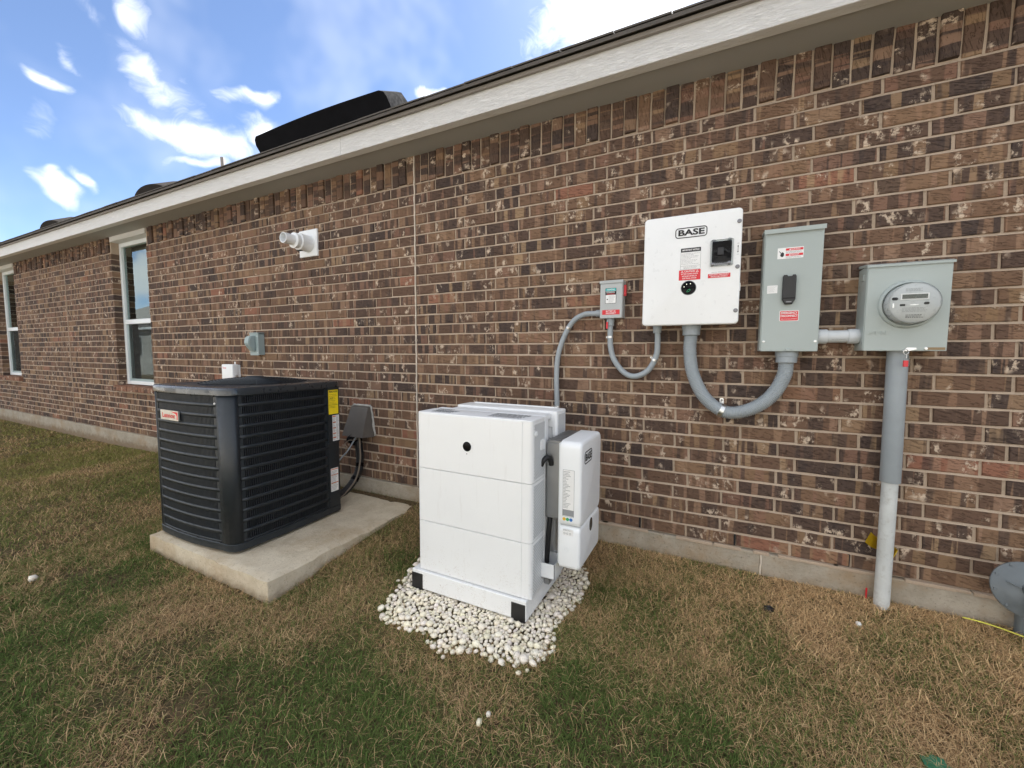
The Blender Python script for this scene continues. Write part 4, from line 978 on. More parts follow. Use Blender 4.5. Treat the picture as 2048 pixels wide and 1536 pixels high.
mb = thing('meter_box', (.747, -.065, 1.1), 'wide grey-green meter socket box carrying the round electric meter', 'meter box')
obj('box_body', box(.603, .890, -.122, .002, 1.100, 1.486, .003), 'panel_grey', mb)
mcv = obj('front_cover', box(.605, .8895, -.1312, -.1222, 1.0985, 1.479, .003), 'panel_grey', mb)
rc = bmesh.new(); q = [(-.138, 1.476), (-.138, 1.486), (-.11, 1.4945), (.0, 1.506), (.0, 1.494), (-.131, 1.480)]
A = [rc.verts.new((.600, y, z)) for y, z in q]; B = [rc.verts.new((.8945, y, z)) for y, z in q]; rc.faces.new(A); rc.faces.new(B[::-1])
for i in range(6): rc.faces.new((A[i], A[(i+1) % 6], B[(i+1) % 6], B[i]))
obj('rain_cap', rc, 'panel_grey', mb)
f3 = WALL(-.1314)
text('embossed_lettering', 'E\u00b7T\u00b7N', f3, .652, 1.180, .017, 'panel_grey', mcv, .0005, 1.5, .03, width=.066, relief=.0022)
obj('socket_collar', lathe(f3, .752, 1.305, [(.106, -.001), (.1055, .006), (.101, .012), (.095, .014), (.092, .010), (.090, .0)], 56), 'panel_grey', mcv, smooth=40)
obj('side_emboss', prism(Frame((.6028, 0, 0), (0, -1, 0), (0, 0, 1)), rr(.045, .085, 1.425, 1.455, .004), -.001, .0025, .001), 'panel_grey', mb)
obj('seal_hasp', prism(f3, [(.742, 1.0985), (.762, 1.098), (.79, 1.106), (.788, 1.113), (.758, 1.114)], 0, .005), 'zinc', mcv)
obj('plate_sticker', prism(f3, rr(.822, .884, 1.1035, 1.1145, .001), 0, .0008), 'cardboard', mcv); screw(f3, .822, 1.109, .0055, mcv, 'zinc')
tg = thing('meter_seal', (.757, -.14, 1.05), 'small red and clear plastic seal hanging under the meter box', 'seal')
obj('seal_loop', tube([(.754+.009*math.cos(t), -.139, 1.094+.011*math.sin(t)) for t in np.linspace(0, 2*math.pi, 17)], .0018, 6), 'zinc', tg, smooth='full')
obj('seal_wire', tube([(.757, -.139, 1.084), (.756, -.139, 1.066)], .001, 5), 'zinc', tg)
obj('seal_body', box(.7475, .7675, -.143, -.136, 1.030, 1.068, .0015), 'clear_plastic', tg); obj('seal_insert', box(.7465, .7635, -.1445, -.1345, 1.028, 1.056, .0015), 'red_plastic', tg)

mt = thing('electric_meter', (.752, -.17, 1.305), 'round glass-domed electric meter with small display plugged into the grey box', 'electric meter')
obj('meter_base', lathe(f3, .752, 1.305, [(.088, .006), (.088, .040), (.0865, .062), (.083, .064)], 56), 'meter_body', mt, smooth=40)
fm = WALL(-.1945)
face = obj('dial_plate', lathe(f3, .752, 1.305, [(.0815, .050), (.0815, .0625), (.080, .0632), (.0, .0632)], 56), 'meter_face', mt, smooth=30)
obj('glass_cover', lathe(f3, .752, 1.305, [(.0862, .058), (.0862, .071), (.084, .0755), (.079, .0775), (.0, .0785)], 56), 'clear_plastic', mt, smooth=40)
fm = WALL(-.1947)
lc = obj('display_frame', prism(fm, rr(.705, .798, 1.318, 1.346, .002), 0, .0025, .0008), 'white_label', face); obj('display', prism(fm, rr(.710, .793, 1.3225, 1.3415, .001), 0, .0028), 'lcd', lc)
np_ = label('name_plate', fm, .712, .788, 1.352, 1.370, 'white_label', face, .001); lines('small_print', fm, .72, .78, 1.354, 1.368, 3, 'grey_ink', np_, .001, .4, 51, .2)
sp_ = label('spec_plate', fm, .700, .806, 1.236, 1.288, 'white_label', face, .006)
lines('small_print', fm, .712, .796, 1.266, 1.286, 4, 'grey_ink', sp_, .001, .35, 52, .1); lines('small_print', fm, .725, .785, 1.24, 1.256, 3, 'black_ink', sp_, .001, .4, 53, .2)
obj('optical_port', prism(fm, rr(.676, .697, 1.318, 1.331, .006), 0, .0015), 'black_ink', face); obj('port_slot', prism(fm, rr(.704, .722, 1.292, 1.301, .002), 0, .0015), 'black_ink', face); obj('port_slot', prism(fm, rr(.782, .800, 1.296, 1.307, .005), 0, .0015), 'black_ink', face)
obj('reset_slider', prism(fm, rr(.738, .766, 1.295, 1.299, .002), 0, .0015), 'zinc', face); obj('reset_slider', prism(fm, rr(.680, .685, 1.286, 1.306, .002), 0, .0015), 'zinc', face)

sd = thing('battery_disconnect', (-.58, -.04, 1.293), 'small light grey switch box with a red side handle left of the white panel', 'electrical box')
obj('box_body', box(-.646, -.512, -.073, .002, 1.295, 1.506, .002), 'panel_grey_small', sd); scv = obj('front_cover', box(-.645, -.514, -.0805, -.0732, 1.2935, 1.498, .002), 'panel_grey_small', sd)
obj('rain_cap', box(-.650, -.5095, -.084, .0, 1.4985, 1.517, .003), 'panel_grey_small', sd)
f4 = WALL(-.0807)
lb = label('maker_label', f4, -.614, -.549, 1.380, 1.471, 'white_label', scv, .002)
th_ = obj('label_header', prism(f4, rr(-.614, -.549, 1.454, 1.471, .003, 2), 0, .0009), 'teal_label', lb); text('lettering', 'SIEMENS', f4, -.5815, 1.4622, .008, 'white_label', th_, .0012, 1, .015, width=.046)
bk = obj('label_block', prism(f4, [(-.614, 1.431), (-.549, 1.431), (-.549, 1.4525), (-.614, 1.4525)], 0, .0009), 'black_ink', lb); lines('small_print', f4, -.608, -.555, 1.441, 1.451, 2, 'white_label', bk, .0012, .4, 61, .1); lines('small_print', f4, -.604, -.557, 1.432, 1.440, 2, 'red_label', bk, .0012, .5, 62, .1)
obj('label_border', ringprism(f4, rr(-.614, -.549, 1.380, 1.471, .002, 2), rr(-.612, -.551, 1.382, 1.469, .002, 2), 0, .0009), 'black_ink', lb); lines('small_print', f4, -.594, -.553, 1.385, 1.428, 7, 'grey_ink', lb, .0009, .3, 63); obj('label_mark', prism(f4, circ(-.602, 1.405, .004, 12), 0, .0009), 'black_ink', lb)
rl = label('disconnect_label', f4, -.631, -.527, 1.3145, 1.3425, 'red_label', scv, .0005); text('lettering', 'BATTERY AC', f4, -.579, 1.3345, .0085, 'white_label', rl, .0009, 1, .02, width=.058); text('lettering', 'DISCONNECT', f4, -.579, 1.3225, .0085, 'white_label', rl, .0009, 1, .02, width=.060)
obj('side_handle', box(-.5125, -.498, -.05, -.03, 1.425, 1.49, .003), 'red_plastic', sd)
st = thing('seal_strip', (-.60, -.045, 1.25), 'little red plastic seal strip dangling below the small switch box', 'seal'); obj('strip', box(-.6085, -.598, -.068, -.064, 1.232, 1.272, .001), 'red_plastic', st); obj('strip_wire', tube([(-.603, -.066, 1.27), (-.602, -.062, 1.2935)], .0014, 5), 'zinc', st)

# ------------------------------------------------------------------ conduits
def conduit(name, pts, r, m, lab, corr=0.0, pitch=.006, ends=(), straps=(), n=16):
    t = thing(name, tuple(np.mean(np.array(pts), 0)), lab, 'conduit')
    pa = resample(spline(pts, 14), pitch/4 if corr else .012)
    rad = [r*(1+corr*(1 if (i % 4) in (1, 2) else -1)) for i in range(len(pa))] if corr else r
    obj('flexible_pipe', tube(pa, rad, n), m, t, smooth='full')
    for p, d, rr1, L in ends:
        p = Vector(p); d = Vector(d).normalized(); b = bmesh.new()
        tube([p, p+d*.004, p+d*L*.45, p+d*L*.46, p+d*L*.95, p+d*L], [rr1*.97, rr1, rr1, rr1*.93, rr1*.93, rr1*.86], 22, bm=b); obj('fitting', b, m, t, smooth=35)
    for f, ang in straps:
        i = int(f*(len(pa)-1)); i = min(max(i, 2), len(pa)-3); p = pa[i]; d = (pa[i+2]-pa[i-2]).normalized(); w = .011 if r > .02 else .006
        s_ = obj('pipe_strap', tube([p-d*w, p-d*w*.98, p+d*w*.98, p+d*w], [r*1.02, r*1.13, r*1.13, r*1.02], 18), 'zinc', t, smooth=35)
        a = Vector((math.cos(ang), 0, math.sin(ang))); e = bmesh.new(); fr = Frame((p.x, -.004, p.z), a, a.cross(Vector((0, 1, 0))) if False else Vector((-a.z, 0, a.x)))
        if fr.n.y > 0: fr = Frame(fr.o, fr.u, -fr.v)
        prism(fr, rr(r*.7, r*1.15+w*2.4, -w*.95, w*.95, w*.8, 4), 0, .0025, bm=e); obj('strap_ear', e, 'zinc', s_); screw(fr, r*1.15+w*1.2, 0, w*.42, s_, 'steel_dark', c=.0025)
    return t
conduit('flexible_conduit', [(-.93, -.375, .35), (-.932, -.20, .38), (-.933, -.06, .50), (-.93, -.032, .70), (-.937, -.03, .907), (-.932, -.03, 1.04), (-.909, -.03, 1.137), (-.867, -.03, 1.232), (-.818, -.032, 1.295), (-.753, -.036, 1.326), (-.70, -.038, 1.328), (-.66, -.038, 1.328)], .0165, 'pvc_grey',
        'thin grey conduit curving from behind the battery tower up to the small switch box', straps=((.83, R(80)), (.44, R(180))), ends=(((-.644, -.038, 1.328), (-1, 0, 0), .0225, .036),))
conduit('flexible_conduit', [(-.589, -.04, 1.29), (-.589, -.04, 1.20), (-.585, -.038, 1.12), (-.562, -.036, 1.042), (-.50, -.036, .966), (-.432, -.036, .946), (-.36, -.036, .985), (-.318, -.038, 1.07), (-.312, -.042, 1.15), (-.315, -.05, 1.235)], .0165, 'pvc_grey',
        'thin grey U-shaped conduit between the small switch box and the white panel', straps=((.15, R(180)), (.76, R(150))), ends=(((-.589, -.04, 1.294), (0, 0, -1), .0235, .045), ((-.315, -.05, 1.246), (0, 0, -1), .024, .045)))
conduit('flexible_conduit', [(-.133, -.062, 1.235), (-.135, -.06, 1.17), (-.137, -.056, 1.10), (-.119, -.054, .978), (-.064, -.052, .856), (.014, -.052, .782), (.092, -.052, .764), (.191, -.052, .80), (.266, -.053, .87), (.31, -.055, .963), (.318, -.058, 1.03), (.318, -.06, 1.095)], .0335, 'pvc_grey',
        'thick ribbed grey U-shaped conduit from the white panel to the tall disconnect box', corr=.045, pitch=.0085, straps=((.51, R(90)),), ends=(((-.133, -.062, 1.246), (0, 0, -1), .049, .062), ((.318, -.06, 1.098), (0, 0, -1), .050, .060)), n=20)
np2 = thing('conduit_nipple', (.53, -.06, 1.17), 'short horizontal pale grey pipe joining disconnect box and meter box', 'conduit')
obj('pipe', tube([(.436, -.06, 1.169), (.606, -.06, 1.169)], .030, 28), 'pvc_light', np2, smooth=35)
for a, b in ((.437, .480), (.560, .603)): obj('coupling', tube([(a, -.06, 1.169), (a+.003, -.06, 1.169), (b-.003, -.06, 1.169), (b, -.06, 1.169)], [.0335, .0355, .0355, .0335], 28), 'pvc_light', np2, smooth=35)
text('pipe_print', '45754 C5000', Frame((.52, -.0865, 1.1555), (1, 0, 0), (0, .45, .9)), 0, 0, .008, 'grey_ink', np2, .0006, .9)
rs = thing('riser_conduit', (.752, -.06, -.15), 'vertical grey pipe from the lawn up into the meter box', 'conduit')
obj('upper_sleeve', tube([(.748, -.065, 1.10), (.755, -.065, .484), (.755, -.065, .482)], [.0385, .0385, .0375], 30), 'pvc_grey', rs, smooth=35)
obj('lower_pipe', tube([(.755, -.065, .50), (.757, -.065, -.22)], .0305, 28), 'pvc_pale', rs, smooth=35)
yt = thing('yellow_tag', (.755, -.02, .15), 'folded yellow plastic tag stuck behind the vertical grey pipe', 'tag')
yb = bmesh.new(); pts = spline([(.692, -.052, .194), (.720, -.034, .168), (.755, -.012, .150), (.792, -.018, .128), (.802, -.034, .118), (.795, -.044, .122)], 6)
rows = [[yb.verts.new(p+Vector((.010, 0, .027))), yb.verts.new(p-Vector((.010, 0, .027)))] for p in pts]
for a, b in zip(rows, rows[1:]): yb.faces.new((a[0], b[0], b[1], a[1]))
bmesh.ops.solidify(yb, geom=yb.faces[:], thickness=.0012); obj('tag_strip', yb, 'yellow_plastic', yt, smooth='full')
rtg = thing('red_scrap', (.70, -.03, -.12), 'scrap of red plastic standing beside the foot of the grey pipe', 'scrap'); obj('scrap', box(.704, .711, -.03, -.027, -.15, -.072, .001), 'red_label', rtg)

# ------------------------------------------------------------------ small fittings on the wall
vp = thing('vent_pipe', (-3.32, -.02, 1.94), 'white plastic exhaust vent pipe on a square plate high on the brick wall', 'vent pipe')
plate = obj('wall_plate', prism(WALL(0), rr(-3.447, -3.212, 1.940, 2.175, .004), -.002, .016, .004), 'white_plastic', vp, smooth=30)
vf = WALL(0); vx, vz = -3.318, 2.048
obj('outer_pipe', lathe(vf, vx, vz, [(.0725, .012), (.0725, .120), (.070, .122), (.066, .122)], 36), 'white_plastic', vp, smooth=35)
obj('collar', lathe(vf, vx, vz, [(.060, .10), (.060, .150), (.066, .152), (.066, .166), (.060, .168), (.045, .170)], 36), 'white_plastic', vp, smooth=35)
obj('inner_pipe', lathe(vf, vx, vz, [(.0445, .12), (.0445, .262), (.0395, .262), (.0395, .13)], 36), 'white_plastic', vp, smooth=35)
obj('vent_slot', box(vx-.03, vx+.015, -.115, -.09, vz-.0755, vz-.068, .002), 'ac_dark', vp)
oc = thing('outlet_cover', (-4.07, -.05, 1.05), 'grey weatherproof outlet box with bubble cover on brick above the condenser', 'outlet')
X1 = -4.035; obj('box_body', box(X1-.125, X1, -.055, .002, 1.052, 1.258, .004), 'outlet_grey', oc)
obj('cover_plate', box(X1-.130, X1+.004, -.066, -.0555, 1.048, 1.264, .003), 'outlet_grey', oc); obj('top_lip', box(X1-.132, X1+.006, -.072, -.0, 1.2645, 1.272, .002), 'outlet_grey', oc)
hb = bmesh.new(); hp = [(-.066, 1.085), (-.080, 1.085), (-.135, 1.155), (-.135, 1.20), (-.115, 1.235), (-.066, 1.243)]
A = [hb.verts.new((X1-.112, y, z)) for y, z in hp]; B = [hb.verts.new((X1-.035, y, z)) for y, z in hp]; hb.faces.new(A); hb.faces.new(B[::-1])
for i in range(6): hb.faces.new((A[i], A[(i+1) % 6], B[(i+1) % 6], B[i]))
bmesh.ops.bevel(hb, geom=hb.edges[:], offset=.008, segments=3, affect='EDGES'); obj('bubble_cover', hb, 'outlet_grey', oc, smooth=30)
for z in (1.075, 1.235): screw(WALL(-.0662), X1-.012, z, .004, oc, 'zinc')
wb = thing('sensor_box', (-4.55, -.05, .75), 'small white plastic box with red lettering on brick behind the condenser', 'control box')
obj('box_body', box(-4.635, -4.452, -.02, .002, .70, .945, .006), 'white_plastic', wb); wc = obj('front_cover', box(-4.640, -4.448, -.085, -.0205, .695, .952, .010, 3), 'white_plastic', wb, smooth=30)
text('lettering', 'Rinnai', WALL(-.0853), -4.585, .915, .018, 'red_label', wc, .0006, 1, .01); obj('side_knob', lathe(SIDE(-4.448), -.05, .83, [(.014, 0), (.014, .012), (.009, .014), (0, .014)], 16), 'zinc', wb, smooth=True); obj('mounting_tab', box(-4.555, -4.53, -.004, .0, .94, .978, .002), 'zinc', wb)

# ------------------------------------------------------------------ gas regulator at the right edge
gr = thing('gas_regulator', (1.19, -.15, -.1), 'round grey gas regulator disc cut off by the right edge of the picture', 'gas regulator')
fg = Frame((1.182, -.17, .118), Vector((1, -.12, 0)), Vector((.0, .34, .94))); fg.v = (fg.v-fg.u*fg.v.dot(fg.u)).normalized(); fg.n = fg.u.cross(fg.v)
obj('diaphragm_case', lathe(fg, 0, 0, [(.06, -.05), (.09, -.028), (.106, -.012), (.110, -.006), (.110, .004), (.105, .008), (.092, .011), (.080, .020), (.055, .030), (.030, .034), (.028, .048), (.0, .050)], 48), 'gas_paint', gr, smooth=38)
for k in range(10):
    a = 2*math.pi*(k+.3)/10; screw(fg, .1*math.cos(a), .1*math.sin(a), .005, gr, 'gas_paint', 'bolt', .006, .008)
obj('vent_nose', tube([fg.p(0, -.01, .03), fg.p(.0, -.05, .06), fg.p(.01, -.10, .05)], [.022, .024, .020], 16), 'gas_paint', gr, smooth=35); obj('case_rib', tube([fg.p(-.07, .02, .032), fg.p(-.035, .005, .048)], .004, 6), 'gas_paint', gr)
obj('gas_pipe', tube([(1.20, -.10, .10), (1.20, -.06, .10), (1.225, -.05, .02), (1.225, -.05, -.22)], .018, 14), 'gas_paint', gr, smooth=35); obj('gas_pipe', tube([(1.20, -.10, .12), (1.32, -.08, .14), (1.33, -.08, .5), (1.33, .0, .52)], .018, 14), 'gas_paint', gr, smooth=35)

# ------------------------------------------------------------------ things lying on the lawn
yw = thing('yellow_wire', (1.12, -.05, gz(1.12, -.05)), 'thin yellow wire lying on the dry grass at the right edge', 'wire')
wp = [onY(1923, 1258, -.07), onY(1950, 1262, -.075), onY(1985, 1272, -.085), onY(2015, 1286, -.10), onY(2050, 1301, -.12), onY(2120, 1335, -.16)]
wp = [Vector((p[0], p[1], max(gz(p[0], p[1])+.034, p[2]))) for p in wp]; obj('wire', tube(spline(wp, 8), .0028, 7), 'yellow_wire', yw, smooth='full')
def onG(px, py):
    z = -.2
    for _ in range(12): q = onZ(px, py, z); z = gz(q[0], q[1])
    return q
q = onG(1717, 1254); wcap = thing('white_cap', tuple(q), 'tiny white plastic cap lying on the dry grass near the pipe', 'litter'); obj('cap', lathe(Frame((q[0], q[1], q[2]+.012), (1, 0, .2), (-.1, 1, .3)), 0, 0, [(.010, -.008), (.011, 0), (.010, .008), (.0, .009)], 14), 'white_label', wcap, smooth=True)
q = onG(1537, 1224); bs_ = thing('black_scrap', tuple(q), 'crumpled black plastic scrap half buried in dry grass by the wall', 'litter')
b_ = bmesh.new(); bmesh.ops.create_icosphere(b_, subdivisions=2, radius=.022)
for v in b_.verts: v.co = Vector((v.co.x*1.1, v.co.y*.8, v.co.z*.8))*random.uniform(.6, 1.25)+Vector((q[0], q[1], q[2]+.018))
obj('scrap', b_, 'black_plastic', bs_)
q = onG(1862, 1525); gl = thing('valve_box_lid', (q[0], q[1], q[2]), 'broken green plastic lid showing through the grass at the bottom edge', 'valve box')
lf = Frame((q[0]+.01, q[1]-.02, q[2]+.012), (1, .35, .05), (-.3, 1, .06)); lf.v = (lf.v-lf.u*lf.v.dot(lf.u)).normalized(); lf.n = lf.u.cross(lf.v)
obj('lid', prism(lf, [(-.035, -.06), (.05, -.06), (.045, -.01), (.025, .0), (.03, .02), (.005, .035), (-.012, .022), (-.03, .03), (-.04, .0)], -.02, .004), 'green_lid', gl); obj('lid_hole', prism(lf, circ(.022, -.022, .009, 12), .0, .0046), 'ac_dark', gl)

# gravel under the tower
def stone_mesh(c, r, rd, V, F, T, tint, flat=.7):
    base = ICO; n = len(V); ax = [rd.uniform(.75, 1.25) for _ in range(3)]; ax[2] *= flat; rot = Matrix.Rotation(rd.uniform(0, 6.28), 3, 'Z') @ Matrix.Rotation(rd.uniform(-.5, .5), 3, 'X')
    k = [rd.uniform(.84, 1.14) for _ in base[0]]
    for v, s in zip(base[0], k):
        w = rot @ Vector((v[0]*ax[0]*s, v[1]*ax[1]*s, v[2]*ax[2]*s))*r; V.append((c[0]+w.x, c[1]+w.y, c[2]+w.z)); T.append(tint)
    F.extend(tuple(i+n for i in f) for f in base[1])
ib = bmesh.new(); bmesh.ops.create_icosphere(ib, subdivisions=1, radius=1); ib.verts.index_update(); ICO = ([tuple(v.co) for v in ib.verts], [tuple(v.index for v in f.verts) for f in ib.faces]); ib.free()
poly = [onG(*p)[:2] for p in [(772, 1228), (795, 1190), (822, 1146), (850, 1120), (1150, 1120), (1172, 1165), (1150, 1212), (1108, 1250), (1092, 1305), (1062, 1328), (990, 1318), (945, 1296), (880, 1306), (868, 1290), (862, 1262), (828, 1262)]]
def inside(x, y, P):
    c = False; n = len(P)
    for i in range(n):
        a, b = P[i], P[i-1]
        if (a[1] > y) != (b[1] > y) and x < (b[0]-a[0])*(y-a[1])/(b[1]-a[1])+a[0]: c = not c
    return c
V, F, T = [], [], []; gd = random.Random(21); placed = []; px_ = [p[0] for p in poly]; py_ = [p[1] for p in poly]; tries = 0
def ptint(): 
    k = gd.uniform(.78, .94); return (k, k*gd.uniform(.90, .95), k*gd.uniform(.70, .83), 1)
cell = {}
while len(placed) < 2200 and tries < 60000:
    tries += 1; x = gd.uniform(min(px_)-.02, max(px_)+.02); y = gd.uniform(min(py_)-.02, max(py_)+.02)
    jx = x+gd.gauss(0, .013); jy = y+gd.gauss(0, .013)
    if not inside(jx, jy, poly): continue
    if -1.40 < x < -.79 and -.85 < y < -.43: continue
    r = gd.uniform(.0085, .0150) if gd.random() < .72 else gd.uniform(.0150, .0210)
    k = (int(x/.04), int(y/.04)); ok = True
    for i in (-1, 0, 1):
        for j in (-1, 0, 1):
            for (a, b, c) in cell.get((k[0]+i, k[1]+j), ()):
                if (a-x)**2+(b-y)**2 < (.66*(r+c))**2: ok = False
    if not ok: continue
    cell.setdefault(k, []).append((x, y, r)); placed.append((x, y, r))
    under = -1.45 < x < -.745 and -.89 < y < -.39
    z = min(gz(x, y)+r*.55+gd.uniform(0, .010), -.187-r*.9) if under else gz(x, y)+r*.55+gd.uniform(0, .008)
    stone_mesh((x, y, z), r, gd, V, F, T, ptint())
me = bpy.data.meshes.new('gravel'); me.from_pydata(V, [], F); set_attr(me, 'tint', T)
tag(link('gravel', me, 'pebble', None, smooth='full'), 'bed of small white pebbles spread around the battery tower base', 'gravel', kind='stuff')
strays = [((958, 1452), .017, 'larger white pebble of the pair lying in the front grass'), ((977, 1434), .014, 'smaller upright white pebble of the pair in the front grass'),
          ((1037, 1350), .012, 'left white pebble of two just in front of the gravel bed'), ((1054, 1345), .011, 'right white pebble of two just in front of the gravel bed'),
          ((1154, 1205), .015, 'lone white pebble right of the gravel bed under the inverter'), ((1071, 1320), .014, 'white pebble at the front corner tip of the gravel bed'),
          ((66, 1163), .022, 'pale flat stone in the bare soil patch of the left lawn'), ((779, 1228), .012, 'white pebble at the far left tip of the gravel')]
for (pq, r, lab) in strays:
    q = onG(*pq); V, F, T = [], [], []; stone_mesh((q[0], q[1], q[2]+r*.8), r, gd, V, F, T, ptint(), .75)
    me = bpy.data.meshes.new('pebble'); me.from_pydata(V, [], F); set_attr(me, 'tint', T); tag(link('pebble', me, 'pebble', None, smooth='full'), lab, 'pebble', 'stray white pebbles on the grass')

# ------------------------------------------------------------------ grass
def dryness(x, y):
    d = .40+(fbm(x*1.3+4, y*1.3, 31)-.5)*1.8+(fbm(x*4.2, y*4.2, 33)-.5)*1.1
    d = d+.62*np.clip((x+.9)/.7, 0, 1)*np.clip(1+y/1.5, 0, 1)
    d = d-.22*np.clip((-1.15-y)/.7, 0, 1)-.10*np.clip((-x-3.2)/1.5, 0, 1)
    for cx, cy, r, a in ((-1.8, -1.1, .35, .35), (-2.2, -1.5, .3, .25), (-2.6, -1.45, .35, .15), (-3.6, -1.3, .3, -.35), (-2.7, -1.9, .3, -.35), (-1.9, -1.95, .25, .35), (.72, -.62, .12, -.4), (-.1, -1.12, .3, -.2), (-.95, -1.6, .3, -.35), (-1.5, -1.6, .3, -.3), (.45, -.65, .35, .35), (1.1, -.5, .4, .3), (0, -.7, .3, .15)):
        d = d+a*np.exp(-((x-cx)**2+(y-cy)**2)/r**2)
    return np.clip(d, 0, 1)
def bald(x, y):
    b = np.clip((fbm(x*2.3+9, y*2.3, 41)-.64)*7, 0, .6)*np.clip((-y-.9)*2, .25, 1)
    for cx, cy, r, a in ((-3.35, -1.62, .16, .95), (-1.75, -1.80, .14, .9), (-2.02, -1.92, .13, .8), (-3.1, -1.55, .10, .7)): b = np.maximum(b, a*np.exp(-((x-cx)**2+(y-cy)**2)/r**2))
    return b
def blades(x, y, wscale, hscale):
    n = len(x)
    keep = (rng.random(n) > bald(x, y)); pd = (x > px0-.015) & (x < px1+.015) & (y > py0-.015) & (y < py1+.02); keep &= ~pd
    keep &= ~((x > -1.46) & (x < -.72) & (y > -.90) & (y < -.38))
    P = np.array(poly); ins = np.zeros(n, bool); near = (x > P[:, 0].min()-.01) & (x < P[:, 0].max()+.01) & (y > P[:, 1].min()-.01) & (y < P[:, 1].max()+.01)
    for i in np.nonzero(near)[0]: ins[i] = inside(x[i], y[i], poly)
    keep &= ~(ins & (rng.random(n) > .035))
    keep &= (y < -.016)
    x = x[keep]; y = y[keep]; n = len(x); dr = dryness(x, y); isdry = rng.random(n) < np.clip(.12+.86*dr, 0, 1)
    z = zg(x, y); ls_ = rng.random(n)
    L = np.where(isdry, rng.uniform(.022, .075, n), rng.uniform(.020, .060, n))*hscale*(.75+.5*fbm(x*2, y*2, 51))
    L = np.where(y > -.06, np.minimum(L, .035), L)
    az = rng.uniform(0, 2*np.pi, n)+2.2*(fbm(x*5, y*5, 61)-.5)*4; lean = np.where(isdry, rng.uniform(.95, 1.6, n), rng.uniform(.6, 1.45, n)); curl = rng.uniform(-.2, .9, n)
    w = np.where(isdry, rng.uniform(.0006, .0012, n), rng.uniform(.0007, .0013, n))*wscale
    pts = []; cx, cy, cz = x, y, z-.003; a = lean.copy()*.55; tw = rng.uniform(-.5, .5, n); aa = az.copy()
    V = np.zeros((n, 7, 3)); 
    for k in range(4):
        wx, wy = -np.sin(aa), np.cos(aa); ww = w*(1, .92, .62, 0)[k]
        if k < 3:
            V[:, 2*k] = np.stack([cx-wx*ww, cy-wy*ww, cz], -1); V[:, 2*k+1] = np.stack([cx+wx*ww, cy+wy*ww, cz], -1)
            s = L/3; cx = cx+np.sin(a)*np.cos(aa)*s; cy = cy+np.sin(a)*np.sin(aa)*s; cz = cz+np.cos(a)*s
            a = np.minimum(a+lean*.35+curl*.3, 1.85); aa = aa+tw
        else: V[:, 6] = np.stack([cx, cy, cz], -1)
    zmin = np.repeat((zg(x, y)+.0015)[:, None], 7, 1); V[:, 2:, 2] = np.maximum(V[:, 2:, 2], zmin[:, 2:]+rng.uniform(0, .006, (n, 1)))
    # colours
    u = rng.random(n)[:, None]; g1, g2 = np.array([.055, .092, .024]), np.array([.155, .205, .060]); s1, s2, s3 = np.array([.66, .475, .255]), np.array([.43, .285, .145]), np.array([.26, .165, .085])
    gcol = g1+(g2-g1)*u; olive = np.array([.30, .265, .095]); gcol = gcol*(1-.45*dr[:, None])+olive*(.45*dr[:, None])
    far = np.clip((-x-3.5)/3, 0, 1)[:, None]; gcol = gcol*(1-.5*far)+np.array([.36, .31, .10])*(.5*far)
    dcol = np.where(u < .45, s2+(s1-s2)*(u/.45), np.where(u < .8, s2, s3)); dcol = dcol*(.85+.3*rng.random((n, 1)))*(1+.38*np.clip((x+.8)/.7, 0, 1)*np.clip(1.25+y, 0, 1))[:, None]
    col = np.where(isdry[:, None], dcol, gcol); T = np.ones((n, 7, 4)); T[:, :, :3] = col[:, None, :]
    T[:, :2, :3] *= .9  # base shading painted into the tint: blade roots darker
    F = np.array([[0, 1, 3, 2], [2, 3, 5, 4], [4, 5, 6, 6]]); b = (np.arange(n)*7)[:, None, None]
    return V.reshape(-1, 3), n, T.reshape(-1, 4)
def sample(n, x0, x1, y0, y1): return rng.uniform(x0, x1, n), rng.uniform(y0, y1, n)
parts = []
xa, ya = sample(290000, -3.9, 2.0, -2.5, -.014); parts.append(blades(xa, ya, 1.0, 1.0))
xa, ya = sample(85000, -3.4, 1.3, -2.45, -.6); parts.append(blades(xa, ya, .95, .62))
xa, ya = sample(52000, -.75, 2.0, -1.15, -.014); parts.append(blades(xa, ya, .9, .9))
xa, ya = sample(110000, -8.0, -3.2, -2.7, -.014); parts.append(blades(xa, ya, 1.5, 1.05))
xa, ya = sample(60000, -15.0, -8.0, -3.0, -.014); parts.append(blades(xa, ya, 2.4, 1.1))
xa, ya = sample(5000, -3.6, 1.9, -2.3, -.03); parts.append(blades(xa, ya, 1.0, 1.5))
xa, ya = sample(30000, -8, 4, -5.5, -2.5); parts.append(blades(xa, ya, 3.0, 1.1))
Vv = np.concatenate([p[0] for p in parts]); Tt = np.concatenate([p[2] for p in parts]); n = sum(p[1] for p in parts)
b7 = (np.arange(n)*7)[:, None]
loops = np.concatenate([b7+0, b7+1, b7+3, b7+2, b7+2, b7+3, b7+5, b7+4, b7+4, b7+5, b7+6], 1).ravel()
ptot = np.tile(np.array([4, 4, 3]), n); pstart = np.concatenate([[0], np.cumsum(ptot)[:-1]])
me = bpy.data.meshes.new('grass'); me.vertices.add(len(Vv)); me.vertices.foreach_set('co', Vv.astype(np.float32).ravel()); me.loops.add(len(loops)); me.loops.foreach_set('vertex_index', loops.astype(np.int32))
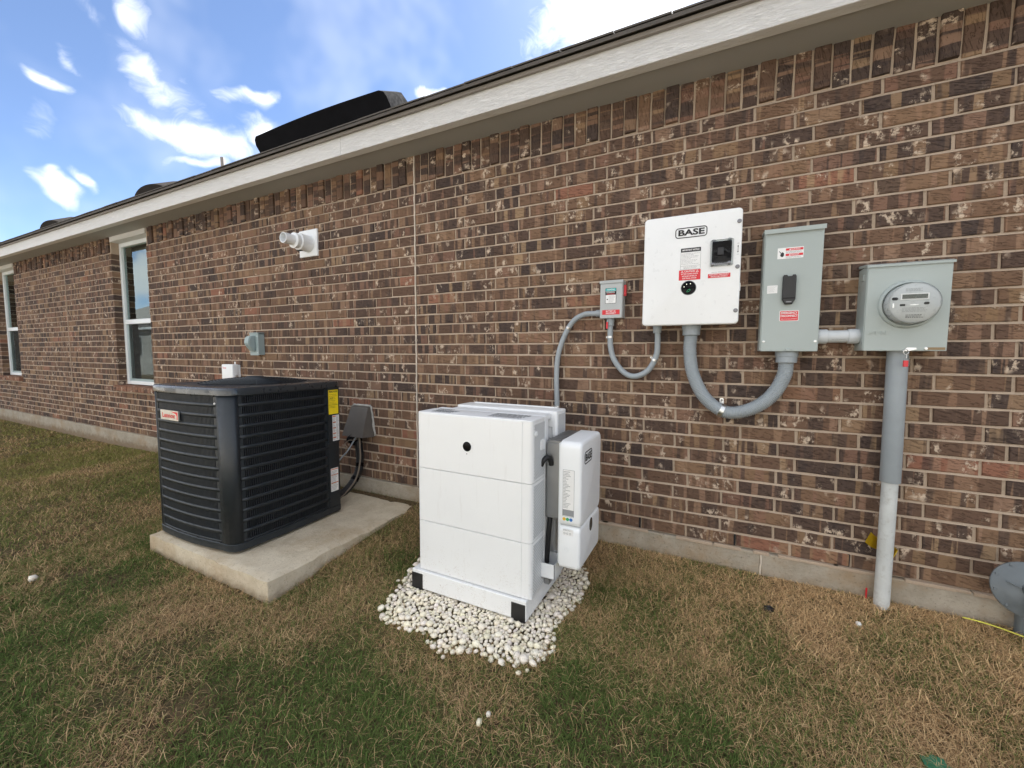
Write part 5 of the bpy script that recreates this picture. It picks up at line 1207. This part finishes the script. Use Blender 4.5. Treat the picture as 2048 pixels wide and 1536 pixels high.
me.polygons.add(len(ptot)); me.polygons.foreach_set('loop_start', pstart.astype(np.int32)); me.polygons.foreach_set('loop_total', ptot.astype(np.int32)); me.update(calc_edges=True); me.validate()
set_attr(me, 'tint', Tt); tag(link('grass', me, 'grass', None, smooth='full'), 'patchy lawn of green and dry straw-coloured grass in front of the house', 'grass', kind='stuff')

# ------------------------------------------------------------------ neighbouring houses across the side yard (mirrored in the windows)
def neighbour(x0, x1, yf, depth, h, lab):
    t = thing('neighbour_house', ((x0+x1)/2, yf, -.3), lab, 'house', 'neighbouring houses across the yard')
    obj('wall', box(x0, x1, yf-depth, yf, -.6, h), 'neighbour_siding', t)
    b = bmesh.new(); z = -.2
    while z < h-.02: box(x0-.005, x1+.005, yf, yf+.012, z, z+.16, bm=b); z += .165
    tag(obj('siding_boards', b, 'neighbour_siding', t), kind='stuff')
    r = bmesh.new(); o = .35; hh = 2.9
    A = [r.verts.new(v) for v in ((x0-o, yf+o, h), (x1+o, yf+o, h), (x1+o, yf-depth-o, h), (x0-o, yf-depth-o, h))]; i = depth/2
    B = [r.verts.new((x0+i*.8, yf-depth/2, h+hh)), r.verts.new((x1-i*.8, yf-depth/2, h+hh))]
    r.faces.new((A[0], A[1], B[1], B[0])); r.faces.new((A[1], A[2], B[1])); r.faces.new((A[2], A[3], B[0], B[1])); r.faces.new((A[3], A[0], B[0])); r.faces.new(A[::-1])
    obj('roof', r, 'neighbour_roof', t); obj('fascia', box(x0-o, x1+o, yf+o, yf+o+.03, h-.16, h), 'white_vinyl', t)
    for wx in (x0+(x1-x0)*.28, x0+(x1-x0)*.7): w = obj('window', box(wx-.45, wx+.45, yf+.01, yf+.04, .8, 2.2), 'white_vinyl', t); obj('pane', box(wx-.4, wx+.4, yf+.04, yf+.045, .85, 2.15), 'black_gloss', w)
neighbour(-13.5, 5.0, -6.6, 11, 2.75, 'pale sided neighbouring house across the yard, behind the viewer')
neighbour(-50.0, -31, -11.5, 11, 2.75, 'pale sided neighbouring house mirrored in the window panes')
S.render.engine = 'CYCLES'
